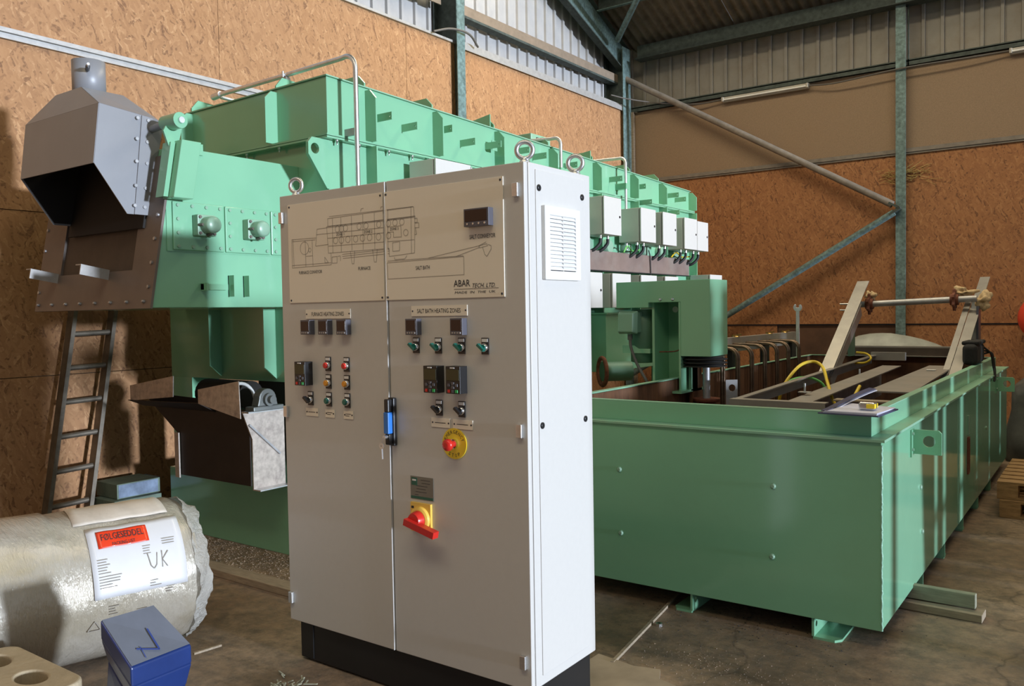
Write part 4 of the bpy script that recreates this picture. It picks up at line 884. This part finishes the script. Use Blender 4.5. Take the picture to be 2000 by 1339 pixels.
MB().cyl((-2.82, y1-.020, 1.635), (-2.82, y1-.024, 1.635), .024, 20).build('daylight_disc', 'label_white', ag)  # white disc painted in for daylight showing through a hole
MB().tube(smooth_path([(-2.645, 5.9, 1.50), (-2.67, 5.92, 1.45), (-2.68, 5.92, 1.38), (-2.72, 5.92, 1.32), (-2.86, 5.9, 1.31)]), .005, 6).build('pull_wire', 'rust', ag)
mo = MB().lathe((-3.03, 5.97, 1.22), (0, 0, 1), [(0, .07), (.01, .10), (.36, .10), (.38, .085), (.42, .085)], 22).build('motor', 'green_dark', ag)
MB().loft([(-3.155, 5.80, 1.45), (-2.99, 5.80, 1.45), (-2.985, 5.80, 1.63), (-3.15, 5.80, 1.63)], [(-3.135, 5.74, 1.468), (-3.01, 5.74, 1.468), (-3.005, 5.74, 1.612), (-3.13, 5.74, 1.612)]).box(-3.13, -3.0, 5.80, 5.92, 1.46, 1.62).build('motor_terminal_box', 'green_cast', ag, bevel=.008)
MB().cyl((-3.06, 5.80, 1.45), (-3.06, 5.80, 1.405), .02, 12).tube(smooth_path([(-3.06, 5.80, 1.41), (-3.04, 5.78, 1.34), (-2.98, 5.76, 1.22), (-2.90, 5.75, 1.10), (-2.87, 5.76, 1.035)]), .012, 8).build('motor_cable', 'cable_grey', ag)
MB().prism([(-3.16, 1.30), (-2.92, 1.30), (-2.92, 1.335), (-3.02, 1.335), (-3.06, 1.36), (-3.16, 1.36)], 'y', 5.86, 6.08).build('motor_bracket', G, ag)
MB().box(-2.62+.0, -2.60, 5.9, 6.02, 1.02, 1.29).build('bearing_post', 'green_dark', ag)
for k in range(3): MB().lathe((-2.51, 5.95, 1.205+k*.027), (0, 0, 1), [(0, .165), (.006, .165), (.009, .13), (.020, .13), (.023, .165)], 32).build('belt_pulley', 'shade_black', ag)
MB().cyl((-2.50, 5.95, 1.20), (-2.50, 5.95, .55), .028, 16).build('stirrer_shaft', 'zinc_dull', ag)
MB().lathe((-2.50, 5.95, .88), (0, 0, 1), [(0, .10), (.03, .10), (.032, .06), (.06, .06), (.062, .10), (.085, .10)], 28).build('shaft_flange', 'rust', ag)
MB().box(-2.63, -2.60, 5.93, 6.1, .60, 1.20).build('hanger_plate', 'rusty_lining', ag)
# ------------------------------------------------------------------ heating elements over the left tank wall
bb = thing('element_bus_channel', 'grey steel channel carrying the heater leads along the tank edge', 'channel', (-2.95, 8.4, 1.03))
MB().box(-2.99, -2.93, 6.35, 9.55, 1.35, 1.362).build('top_flange', 'galv_angle', bb); MB().box(-2.99, -2.978, 6.35, 9.55, 1.22, 1.35).box(-2.942, -2.93, 6.35, 9.55, 1.27, 1.35).build('web', 'galv_angle', bb)
for y in (6.5, 7.6, 8.5, 9.4): MB().box(-2.985, -2.935, y, y+.14, 1.012, 1.25).build('support_block', 'shade_black', bb)
for y in (6.72, 7.75, 8.7, 9.2): MB().lathe((-2.95, y, 1.362), (0, 0, 1), [(0, .03), (.008, .028), (.012, .01)], 12).cyl((-2.97, y-.05, 1.375), (-2.93, y+.07, 1.385), .008, 8).build('brass_terminal', 'brass', bb)
for k, y in enumerate((6.22, 6.56, 6.90, 7.24, 7.58, 7.92, 8.26, 8.60)):
    h = thing('heating_element', 'bronze hairpin heater, number %s counted from the drive housing' % ('one two three four five six seven eight'.split()[k]), 'heater', (-2.63, y, .4), 'hairpin heaters over the tank wall')
    for dy in (0, .05):
        pts = [(-2.928, y+dy+.025, 1.30)]+[(-2.80, y+dy+.01, 1.30)]+[tuple(p) for p in arc((-2.71, y+dy, 1.21), .085, math.pi/2, 0, ((1, 0, 0), (0, 0, 1)), 7)]+[(-2.625, y+dy, .95), (-2.62, y+dy+random.uniform(-.01, .01), .42)]
        MB().tube(pts, .012, 8).build('tube', 'bronze_tube', h)
    MB().box(-2.632, -2.61, y-.015, y+.065, .40, .42).build('end_block', 'bronze_tube', h)
pp = MB().holed([(1.045-.0, .70), (1.13, .70), (1.13, 1.11), (1.045, 1.11)], (1.09, 1.05), .026, 'x', -.004, .004, 20).mapped(lambda p: (-2.30+(p.y-1.09)*.8, 5.95+(p.y-1.09)*.6+p.x, p.z+.0)).build('holed_upright', 'zinc_dull')
tag(pp, 'grey upright strip with a round hole standing inside the tank', 'bracket')
# ------------------------------------------------------------------ salt conveyor frame lying in the bath
sc = thing('salt_conveyor', 'grey angle-iron conveyor frame with shaft leaning out of the tank', 'conveyor', (-1.6, 8.2, .2))
def angle_rail(p0, p1, w, h, name, m='galv_angle', flip=1):
    p0, p1 = Vector(p0), Vector(p1); d = (p1-p0).normalized(); side = Vector((1, 0, 0)); up = side.cross(d).normalized()
    if up.z < 0: up = -up
    mb = MB(); t = .008
    A_ = lambda p: [p, p+side*w*flip, p+side*w*flip-up*t, p+side*t*flip-up*t, p+side*t*flip-up*h, p-up*h]
    mb.loft(A_(p0), A_(p1)); return mb.build(name, m, sc)
angle_rail((-2.12, 7.50, 1.05), (-2.10, 8.80, 1.885), .11, .12, 'left_rail')
angle_rail((-2.03, 7.52, 1.03), (-2.01, 8.50, 1.66), .02, .13, 'left_rail')
angle_rail((-1.14, 7.75, 1.02), (-1.10, 9.45, 1.905), .085, .05, 'right_rail')
angle_rail((-1.20, 7.75, 1.00), (-1.165, 8.95, 1.66), .05, .07, 'right_rail')
MB().box(-1.10, -1.05, 8.85, 8.90, 1.10, 1.66).build('rail_post', 'zinc', sc); MB().box(-1.05, -1.03, 8.75, 8.90, 1.15, 1.62).build('rail_post', 'grey_plastic', sc)
MB().box(-2.13, -2.11, 8.55, 8.75, 1.15, 1.62).build('rail_post', 'green_dark', sc)
for z in (1.60, 1.66): MB().cyl((-2.22, 8.62, z), (-2.10, 8.62, z), .008, 8).build('shaft_key', 'zinc', sc)
MB().cyl((-2.10, 8.80, 1.652), (-1.05, 8.80, 1.69), .03, 18).build('drive_shaft', 'zinc_dull', sc)
for x in (-1.985, -1.235):
    z = 1.652+(x+2.10)*.036; mb = MB(); pts = []
    for i in range(28): r = .105 if i % 4 in (0, 1) else .082; a = 2*math.pi*i/28; pts.append((8.80+r*math.cos(a)*.98, z+r*math.sin(a)))
    mb.prism(pts, 'x', x-.011, x+.011).cyl((x-.035, 8.80, z), (x+.035, 8.80, z), .052, 18); mb.build('sprocket', 'rust', sc)
# lower flight: long angles and cross pieces
angle_rail((-2.06, 5.36, 1.04), (-2.02, 9.0, 1.14), .05, .085, 'lower_rail'); angle_rail((-1.80, 5.36, 1.00), (-1.76, 8.3, 1.085), .16, .01, 'lower_rail')
MB().box(-2.06, -1.45, 5.28, 5.36, 1.035, 1.043).box(-2.06, -1.45, 5.28, 5.286, .97, 1.035).build('end_crosspiece', 'galv_angle', sc)
MB().box(-2.02, -1.70, 9.0, 9.06, 1.09, 1.17).build('far_crosspiece', 'galv_angle', sc)
for y in (5.95, 7.5): MB().box(-1.82, -1.74, y, y+.06, 1.035, 1.041).cyl((-1.78, y+.03, 1.03), (-1.78, y+.03, 1.10), .008, 8).build('rail_clip', 'zinc', sc)
MB().prism([(5.6, .72), (8.4, .80), (8.4, 1.02), (5.6, .95)], 'x', -1.80, -1.79).build('side_sheet', 'zinc_dull', sc)
MB().loft([(-1.45, 6.35, 1.02), (-1.15, 6.35, 1.02), (-1.15, 8.2, 1.09), (-1.35, 8.2, 1.09)], [(-1.45, 6.35, 1.03), (-1.15, 6.35, 1.03), (-1.15, 8.2, 1.10), (-1.35, 8.2, 1.10)]).build('cover_sheet', 'galv_angle', sc)
MB().box(-1.30, -1.23, 7.75, 7.80, 1.088, 1.092).build('paper_tag', 'label_white', sc)
MB().box(-1.50, -1.12, 5.65, 5.75, 1.02, 1.03).build('cross_strip', 'timber_pale', sc)
# rags round the shaft ends
def lump(name, c, r, m, label, cat, seed=1, sq=(1, 1, 1), n=3, amp=.35):
    bm = bmesh.new(); bmesh.ops.create_icosphere(bm, subdivisions=n, radius=1); rn = random.Random(seed)
    ph = [(Vector((rn.gauss(0, 1), rn.gauss(0, 1), rn.gauss(0, 1)))*3.2, rn.uniform(0, 6)) for _ in range(7)]
    mb = MB(); mb.smooth = True
    vs = []
    for v in bm.verts:
        k = 1+amp*sum(math.sin(d.dot(v.co)+p) for d, p in ph)/7*1.8
        vs.append((c[0]+v.co.x*r*sq[0]*k, c[1]+v.co.y*r*sq[1]*k, c[2]+v.co.z*r*sq[2]*k))
    mb.add(vs, [tuple(v.index for v in f.verts) for f in bm.faces]); bm.free()
    o = mb.build(name, m); return tag(o, label, cat)
lump('rag', (-1.985, 8.86, 1.735), .045, 'rag', 'crumpled tan rag on the left end of the conveyor shaft', 'rag', 2, (1, .8, .9), amp=.8)
lump('rag', (-1.17, 8.90, 1.755), .065, 'rag', 'crumpled tan rag on the shaft inside the right conveyor rail', 'rag', 5, (1.1, .8, .55), amp=.8)
lump('rag', (-1.0, 8.86, 1.665), .065, 'rag', 'pale rag hanging outside the right conveyor rail', 'rag', 9, (.9, .7, 1), amp=.9)
# earth cables
yc_ = MB().tube(smooth_path([(-2.12, 6.45, .90), (-2.08, 6.44, 1.03), (-2.02, 6.62, 1.17), (-1.95, 6.75, 1.205), (-1.86, 6.7, 1.17), (-1.75, 6.45, 1.06), (-1.64, 6.2, .95), (-1.56, 6.1, .945), (-1.51, 6.2, .99), (-1.50, 6.35, 1.06)], 10), .012, 10).build('earth_cable', 'cable_yellow')
tag(yc_, 'yellow earth cable arching over the conveyor frame in the tank', 'cable')
gc_ = MB().tube(smooth_path([(-2.16, 6.5, .95), (-2.10, 6.65, 1.05), (-2.03, 6.85, 1.07), (-1.95, 6.95, 1.03), (-1.9, 6.98, .96)], 10), .011, 10).build('earth_cable', 'cable_green')
tag(gc_, 'short green earth cable arching beside the yellow one', 'cable')
yc2 = MB().tube(smooth_path([(-2.0, 8.35, 1.20), (-1.90, 8.3, 1.19), (-1.85, 8.25, 1.15), (-1.90, 8.25, 1.11), (-2.0, 8.3, 1.10)], 8), .01, 8).build('earth_cable', 'cable_yellow')
tag(yc2, 'small yellow cable loop at the foot of the left conveyor rail', 'cable')
# spanner standing on the left edge
mb = MB().bar((-2.75, 9.0, 1.02), (-2.75, 9.0, 1.60), .035, .016, (0, 1, 0))
mb.prism([(-2.75+.045*math.cos(t), 1.635+.045*math.sin(t)) for t in [math.radians(a) for a in range(125, 416, 20)]]+[(-2.735, 1.66), (-2.735, 1.635), (-2.765, 1.635), (-2.765, 1.66)], 'y', 8.99, 9.01)
tag(mb.build('spanner', 'zinc', bevel=.003), 'bright chrome open-ended spanner standing upright at the tank edge', 'spanner')
# clipboard with papers and tape measure on the near corner
cbx = thing('clipboard', 'dark clipboard with papers on the near corner of the tank', 'clipboard', (-1.0, 4.3, 1.125))
Z = 1.1245
MB().add([(-1.16, 4.10, Z), (-.885, 4.085, Z), (-.865, 4.42, Z), (-1.12, 4.50, Z), (-1.16, 4.10, Z+.006), (-.885, 4.085, Z+.006), (-.865, 4.42, Z+.006), (-1.12, 4.50, Z+.006)], [(0, 3, 2, 1), (4, 5, 6, 7), (0, 1, 5, 4), (1, 2, 6, 5), (2, 3, 7, 6), (3, 0, 4, 7)]).build('board', 'clip_board', cbx)
for k, dz in enumerate((.0065, .0095, .0125)):
    z = Z+dz; a = .004*k; MB().add([(-1.14+a, 4.115, z), (-.895, 4.10+a, z), (-.88+a, 4.40, z), (-1.10, 4.47-a, z+.004), (-1.14+a, 4.115, z+.002), (-.895, 4.10+a, z+.002), (-.88+a, 4.40, z+.002), (-1.10, 4.47-a, z+.006)], [(0, 3, 2, 1), (4, 5, 6, 7), (0, 1, 5, 4), (1, 2, 6, 5), (2, 3, 7, 6), (3, 0, 4, 7)]).build('paper_sheet', 'paper_blueish', cbx)
mb = MB(); n = 10; vs = []
for i in range(n+1):
    t = i/n; h = .05*math.sin(t*1.35)**1.2
    vs += [(-1.15+t*.05, 4.12+t*.75, Z+.014+h), (-1.12+t*.055, 4.12+t*.75, Z+.014+h*.9)]
mb.add(vs, [(2*i, 2*i+1, 2*i+3, 2*i+2) for i in range(n)]); mb.build('lifted_cover', 'clip_board', cbx, solid=.003)
mb = MB(); mb.add([(a+.006, b_, c_-.008) for a, b_, c_ in vs], [(2*i, 2*i+1, 2*i+3, 2*i+2) for i in range(n)]); mb.build('lifted_sheet', 'paper_blueish', cbx, solid=.002)
tm = thing('tape_measure', 'chrome and yellow tape measure lying on the clipboard papers', 'tape measure', (-.965, 4.23, 1.142))
MB().prism([(-.998+.0, 4.20), (-.93, 4.195), (-.92, 4.225), (-.925, 4.255), (-.985, 4.265), (-1.005, 4.24)], 'z', 1.142, 1.178).build('case', 'chrome', tm, bevel=.008)
MB().box(-.962, -.922, 4.19, 4.256, 1.150, 1.172).build('yellow_side', 'yellow_plastic', tm, bevel=.003)
# black pouch with cord on the far corner
bg_ = thing('black_pouch', 'black fabric pouch with cord on the far right tank rim', 'bag', (-1.0, 8.2, 1.123))
MB().box(-1.06, -.945, 7.95, 8.45, 1.124, 1.30).build('pouch_body', 'black_fabric', bg_, bevel=.04, seg=4)
MB().box(-1.07, -.94, 8.0, 8.47, 1.29, 1.325).build('pouch_flap', 'black_fabric', bg_, bevel=.014, seg=3)
for k in range(3): MB().tube(smooth_path([(-.95, 8.40, 1.26-.03*k), (-.90, 8.45+.04*k, 1.20), (-.885, 8.5+.05*k, 1.08), (-.87, 8.45+.03*k, 1.02), (-.868, 8.40+.02*k, .96)], 6), .008, 6).build('cord', 'black_fabric', bg_)

# ================================================================== loose things round the hall
# wrapped roll: axis leans 15 degrees from +y
ang = math.radians(15); AX = Vector((math.sin(ang), math.cos(ang), 0)); SD = Vector((math.cos(ang), -math.sin(ang), 0)); RE = Vector((-3.93, 2.46, .36)); RR = .355
def cyp(u, a, r):   # u metres back from the far end, a angle from straight up towards the viewer
    return RE-AX*u+(SD*math.sin(a)+Vector((0, 0, 1))*math.cos(a))*r
rl = thing('wrapped_roll', 'big roll wrapped in creased clear film lying on the floor', 'roll', (-4.1, 1.8, 0))
rn = random.Random(11); ph = [(rn.uniform(1, 9), rn.randint(2, 14), rn.uniform(0, 6)) for _ in range(16)]
def rr(u, a):
    w = sum(math.sin(f*u*2.1+k*a+p) for f, k, p in ph)/16
    s = RR+.010*w+(.012 if u > .62 else 0)
    if u < .05: s = RR*(.93+.07*(u/.05))+.02*w
    return s
nu, na = 90, 120; vs = []
for i in range(nu+1):
    u = 1.75*i/nu
    for j in range(na):
        a = 2*math.pi*j/na; vs.append(cyp(u, a, rr(u, a)))
mb = MB(); mb.smooth = True
mb.add(vs, [(i*na+j, i*na+(j+1) % na, (i+1)*na+(j+1) % na, (i+1)*na+j) for i in range(nu) for j in range(na)])
mb.add(vs[:na], [tuple(range(na))]); mb.add(vs[-na:], [tuple(range(na))[::-1]])
mb.build('film_wrap', 'stretch_film', rl)
vs = []; n2 = 90
for i in range(6):
    for j in range(n2):
        a = 2*math.pi*j/n2; w = math.sin(9*a+i)*.5+math.sin(23*a+2*i)*.35+math.sin(5*a)*.5
        vs.append(cyp(.02-i*.016-.010*w, a, RR*(1.0-.03*i)+.010*w))
mb = MB(); mb.smooth = True; mb.add(vs, [(i*n2+j, i*n2+(j+1) % n2, (i+1)*n2+(j+1) % n2, (i+1)*n2+j) for i in range(5) for j in range(n2)])
mb.build('film_end_ruffle', 'loose_film', rl)
def patch(name, u0, u1, a0, a1, lift, m, parent, wob=.002, nn=12):
    vs = []
    for i in range(nn+1):
        for j in range(nn+1):
            u = u0+(u1-u0)*i/nn; a = a0+(a1-a0)*j/nn
            vs.append(cyp(u, a, RR+.006+lift+wob*math.sin(7*u*6+a*5)))
    k = nn+1; mb = MB(); mb.smooth = True; mb.add(vs, [(i*k+j, i*k+j+1, (i+1)*k+j+1, (i+1)*k+j) for i in range(nn) for j in range(nn)])
    return mb.build(name, m, parent, solid=.001)
PA0, PA1 = math.radians(33), math.radians(88)
pa = patch('delivery_note', .07, .48, PA0, PA1, 0, 'paper', rl)
patch('upper_note', .10, .52, math.radians(-14), math.radians(28), .001, 'paper_dirty', rl)
lb = patch('red_label', .22, .44, math.radians(38), math.radians(52), .004, 'label_red', rl)
def srf(lift): return lambda u, v: cyp(.275-u, PA0+(.28-v)/RR, RR+.006+lift+.003)   # u right, v up on the note
mb = MB(); put_text(mb, 'FØLGESEDDEL', srf(.005), -.055, .215, .185, .034); put_text(mb, 'PACKING LIST', srf(.005), -.055, .175, .10, .016); mb.build('red_label_print', 'ink', rl, kind='stuff')
mb = MB(); rn = random.Random(4)
for cx_, cy_, w_, k_ in ((-.14, .11, .08, 6), (-.13, .035, .10, 5), (.05, .14, .06, 4), (.14, .16, .06, 3), (-.12, -.10, .05, 4), (-.10, -.16, .12, 5), (.13, -.06, .05, 3), (.06, -.02, .05, 3), (.0, -.14, .05, 2)):
    for q in range(k_): L = w_*rn.uniform(.4, 1); stroke(mb, [(cx_-w_/2, cy_-.012*q), (cx_-w_/2+L, cy_-.012*q)], srf(.0015), .0035)
stroke(mb, [(-.235, -.20), (-.205, -.155), (-.18, -.20), (-.235, -.20)], srf(.0015), .004)
mb.build('note_print', 'ink_line', rl, kind='stuff')
mb = MB(); stroke(mb, [(.035, .105), (.045, .045), (.058, .03), (.07, .045), (.078, .10)], srf(.002), .004); stroke(mb, [(.10, .105), (.095, .03)], srf(.002), .004); stroke(mb, [(.128, .10), (.098, .065), (.118, .03)], srf(.002), .004)
mb.build('handwriting', 'ink_line', rl, kind='stuff', label='handwritten letters UK in grey pencil')

# blue painted block with slanted end face
bl = thing('blue_block', 'deep blue painted steel block with a pale slanted end face', 'block', (-2.87, 1.65, 0))
C4 = [(-2.97, 1.541, .55), (-2.956, 1.741, .55), (-2.783, 1.784, .42), (-2.773, 1.542, .42)]
cc = Vector((-2.87, 1.652, 0))
def scl(k, dz, zmin=None): return [(cc.x+(p[0]-cc.x)*k, cc.y+(p[1]-cc.y)*k, max(p[2]+dz, zmin or -9)) for p in C4]
r0, r1, r2_, r3 = scl(1, -.002), scl(1.0, -.07), scl(.86, -.15), [(cc.x+(p[0]-cc.x)*1.05, cc.y+(p[1]-cc.y)*1.05, .0) for p in C4]
mb = MB(); mb.loft(r1, r0); mb.loft(r2_, r1); mb.loft([(p[0], p[1], .12) for p in scl(1.0, 0)], r2_); mb.loft(r3, [(p[0], p[1], .12) for p in scl(1.0, 0)])
mb.build('block_body', 'blue_paint', bl, bevel=.006)
mid_ = sum((Vector(q) for q in C4), Vector())/4; f4 = [tuple(mid_+(Vector(q)-mid_)*.96+Vector((.001, 0, .0015))) for q in C4]; MB().add(f4, [(0, 3, 2, 1)]).build('end_face', 'blue_end_face', bl)
e1 = Vector(C4[1])-Vector(C4[0]); e2 = Vector(C4[3])-Vector(C4[0]); nn_ = e2.cross(e1).normalized(); nn_ = nn_ if nn_.z > 0 else -nn_
fs_ = lambda u, v: Vector(C4[0])+e1*u+e2*v+nn_*.004
mb = MB(); stroke(mb, [(.62, .42), (.60, .85)], fs_, .03); stroke(mb, [(.60, .85), (.25, .72)], fs_, .03); stroke(mb, [(.33, .70), (.31, .92)], fs_, .015); mb.build('marker_tick', 'marker_blue', bl, kind='stuff')

# cream casting with two oval holes
cr = thing('cream_casting', 'cream coated casting with two oval holes in the near left corner', 'casting', (-3.4, 1.40, 0))
def rrect(x0, x1, y0, y1, r, n=6):
    out = []
    for cx_, cy_, a in ((x1-r, y1-r, 0), (x0+r, y1-r, 90), (x0+r, y0+r, 180), (x1-r, y0+r, 270)):
        out += [(cx_+r*math.cos(math.radians(a+90*i/n)), cy_+r*math.sin(math.radians(a+90*i/n))) for i in range(n+1)]
    return out
mb = MB(); kx = .05/.075; rc = rrect(-3.70, -3.09, 1.20, 1.555, .07); xs_ = -3.43
for sgn, hx_, hy_ in ((1, -3.29, 1.44), (-1, -3.565, 1.43)):   # two halves, each with its own oval hole through it
    half = [q for q in rc if (q[0]-xs_)*sgn > 0]
    half = half+[(xs_, 1.20), (xs_, 1.555)] if sgn < 0 else [q for q in half if q[1] > 1.38]+[(xs_, 1.555), (xs_, 1.20)]+[q for q in half if q[1] <= 1.38]
    i0 = len(mb.v); mb.holed([(q[0]*kx, q[1]) for q in half], (hx_*kx, hy_), .05, 'z', 0, .30, 28)
    mb.mapped(lambda q: (q.x/kx, q.y, q.z), i0)
keep = [k for k, f in enumerate(mb.f) if not all(abs(mb.v[q][0]-xs_) < 1e-5 for q in f)]
mb.f = [mb.f[k] for k in keep]; mb.m = [mb.m[k] for k in keep]; mb.sm = [mb.sm[k] for k in keep]
mb.build('casting_body', 'cream_casting', cr, bevel=.01, seg=3)
MB().box(-3.66, -3.13, 1.24, 1.52, .012, .03).build('hole_shade_plate', 'hole_shade', cr)  # dark-coloured plate put in as shade at the bottom of the holes

# ladder against the left wall, tilted
ld = thing('ladder', 'worn aluminium ladder leaning against the strand board wall', 'ladder', (-6.35, 2.95, 0))
d = Vector((0, .184, .983)).normalized(); e = Vector((0, .983, -.184)).normalized()*-1
b0 = Vector((-6.33, 2.885, .02)); wid = .315; Lr = 2.5
for k in (0, 1):
    p = b0+Vector((0, .983, -.05))*wid*k; MB().bar(p, p+d*Lr+Vector((-.10, 0, 0)), .09, .03, (0, 1, 0)).build('stile', 'ladder_alu', ld)
for i in range(9):
    p = b0+d*(.24+.258*i)+Vector((-.10*(.24+.258*i)/Lr, 0, 0)); MB().cyl(p, p+Vector((0, .983, .03))*wid, .021, 10).build('rung', 'ladder_alu', ld)

# boxes on the floor between ladder and furnace
MB_ = lambda *a: MB().box(*a)
b1 = thing('carton', 'flat green and grey carton under another carton behind the roll', 'box', (-6.15, 3.6, 0)); MB_(-6.36, -6.05, 3.28, 3.66, .16, .27).build('carton_body', 'carton_green', b1, bevel=.004); MB_(-6.34, -6.06, 3.30, 3.64, 0, .16).build('carton_base', 'shade_black', b1)
b2 = thing('carton', 'blue and white printed carton on top beside the ladder foot', 'box', (-6.15, 3.6, .27)); MB_(-6.40, -6.10, 3.33, 3.68, .272, .385).build('carton_body', 'carton_green', b2, bevel=.004); MB_(-6.10, -6.097, 3.34, 3.66, .28, .378).build('printed_side', 'carton_blue', b2)
MB_(-6.36, -6.15, 3.70, 3.71, .30, .38).build('printed_end', 'carton_blue', b2)

# planks, boards and scraps on the floor
def scrap(name, label, cat, mb, m, **kw): return tag(mb.build(name, m, **kw), label, cat)
scrap('plank', 'pale timber plank on the floor behind the wrapped roll', 'plank', MB().box(-5.2, -3.35, 3.13, 3.24, 0, .045), 'timber_pale', bevel=.004)
scrap('timber_beam', 'grey painted timber sticking out from under the tank', 'timber', MB().bar((-1.5, 4.93, .085), (-.585, 4.915, .085), .045, .075), 'timber_grey', bevel=.004)
scrap('timber_board', 'flat board under the grey timber beside the tank', 'board', MB().bar((-1.5, 4.92, .022), (-.545, 4.885, .022), .12, .04), 'timber_pale', bevel=.003)
mb = MB(); rn = random.Random(8); outl = [(-1.99, 3.05), (-1.55, 3.10), (-1.50, 3.28), (-1.62, 3.31), (-1.66, 3.40), (-1.78, 3.37), (-1.98, 3.40)]
scrap('cardboard_sheet', 'torn pale cardboard sheet beside the cabinet plinth', 'cardboard', MB().prism(outl, 'z', .001, .012), 'carton')
scrap('floor_strip', 'thin pale wooden strip on the floor in front of the tank', 'strip', MB().bar((-2.03, 4.44, .008), (-1.88, 3.35, .008), .016, .014), 'timber_pale')
scrap('floor_strip', 'thin pale strip on the floor behind the blue block', 'strip', MB().bar((-3.62, 2.33, .006), (-3.60, 2.47, .006), .014, .010), 'timber_pale')
scrap('steel_nut', 'shiny steel nut on the floor in front of the tank', 'nut', MB().holed([(-1.909+.018*math.cos(t*math.pi/3), 3.90+.018*math.sin(t*math.pi/3)) for t in range(6)], (-1.909, 3.90), .009, 'z', .0, .016, 12), 'chrome')
# rubble and dust: grains too many to count
def rubble(name, label, area, n, size, m, seed):
    rn = random.Random(seed); mb = MB()
    for i in range(n):
        x, y = area(rn); s = size*rn.uniform(.3, 1)*(.4+.6*rn.random()**2); a = rn.uniform(0, 3.14)
        p = [(x+s*math.cos(a+k*2.09), y+s*math.sin(a+k*2.09), 0) for k in range(3)]
        mb.add(p+[(x+rn.uniform(-.3, .3)*s, y+rn.uniform(-.3, .3)*s, s*rn.uniform(.4, .9))], [(0, 1, 3), (1, 2, 3), (2, 0, 3)])
    return tag(mb.build(name, m, kind='stuff'), label, 'rubble', kind='stuff')
rubble('rubble', 'strip of pale rubble along the foot of the furnace', lambda r: (r.uniform(-5.6, -3.2), r.uniform(3.26, 3.68)), 4500, .010, 'concrete_floor', 1)
rubble('grit', 'dark grit on the floor under the front of the tank', lambda r: (r.gauss(-1.55, .35), r.gauss(4.45, .3)), 1200, .008, 'shade_black', 2)
rubble('grit', 'loose grit on the floor between cabinet and tank', lambda r: (r.gauss(-1.45, .28), r.gauss(3.55, .12)), 700, .008, 'concrete_floor', 3)
mb = MB(); rn = random.Random(21)
for i in range(40):
    x, y = -2.95+rn.gauss(0, .04), 2.30+rn.gauss(0, .07); a = rn.uniform(0, 3.1); L = rn.uniform(.02, .07)
    mb.bar((x, y, .006), (x+L*math.cos(a), y+L*math.sin(a), .012), .006, .004)
tag(mb.build('wood_shavings', 'shavings', kind='stuff'), 'little heap of pale shavings in front of the cabinet plinth', 'shavings', kind='stuff')

# pallets at the right edge
def pallet(x0, y0, z0, label):
    p = thing('pallet', label, 'pallet', (x0+.4, y0+.6, z0), 'stacked pallets beside the tank')
    for i in range(7): MB().box(x0, x0+1.0, y0+i*.172, y0+i*.172+.13, z0+.115, z0+.135).build('deck_board', 'pallet_wood', p)
    for xx in (x0, x0+.43, x0+.86): MB().box(xx, xx+.14, y0, y0+1.16, z0+.095, z0+.115).build('stringer', 'pallet_wood', p)
    for xx in (x0, x0+.43, x0+.86):
        for yy in (y0, y0+.51, y0+1.02): MB().box(xx, xx+.14, yy, yy+.14, z0+.02, z0+.095).build('block', 'pallet_wood', p)
    for yy in (y0, y0+.51, y0+1.02): MB().box(x0, x0+1.0, yy, yy+.14, z0, z0+.02).build('bottom_board', 'pallet_wood', p)
pallet(-.72, 7.35, 0, 'lower wooden pallet of the pair right of the tank'); pallet(-.74, 7.38, .136, 'upper wooden pallet of the pair right of the tank')
# tarpaulin heaps and float beyond the tank
lump('tarpaulin_heap', (-2.15, 10.35, .62), .68, 'tarp_grey', 'pale grey tarpaulin over a load beyond the far tank end', 'tarpaulin', 4, (1.35, .7, .98), 4, .25)
lump('tarpaulin_heap', (-.35, 10.3, .45), .58, 'tarp_dark', 'dark crumpled tarpaulin heap at the far right behind the tank', 'tarpaulin', 6, (.95, .9, 1.05), 4, .35)
lump('tarpaulin_heap', (-.05, 8.95, .12), .30, 'tarp_dark', 'low dark tarpaulin folds beside the far tank corner', 'tarpaulin', 8, (.9, .9, .5), 4, .4)
sb = thing('buoy', 'round red float hanging on the far wall at the right edge', 'buoy', (-.72, 12.1, 1.2))
MB().lathe((-.70, 12.1, 1.16), (0, 0, 1), [(.30-.30*math.cos(t*math.pi/14), .30*math.sin(t*math.pi/14)) for t in range(15)], 28).build('float_body', 'buoy_red', sb)
MB().lathe((-.70, 12.1, 1.74), (0, 0, 1), [(0, .06), (.06, .05), (.08, .03)], 16).build('neck', 'black_rubber', sb)
MB().tube([(-.70, 12.1, 1.82), (-.70, 12.25, 2.3), (-.70, 12.38, 2.62)], .01, 6).build('rope', 'cable_grey', sb)
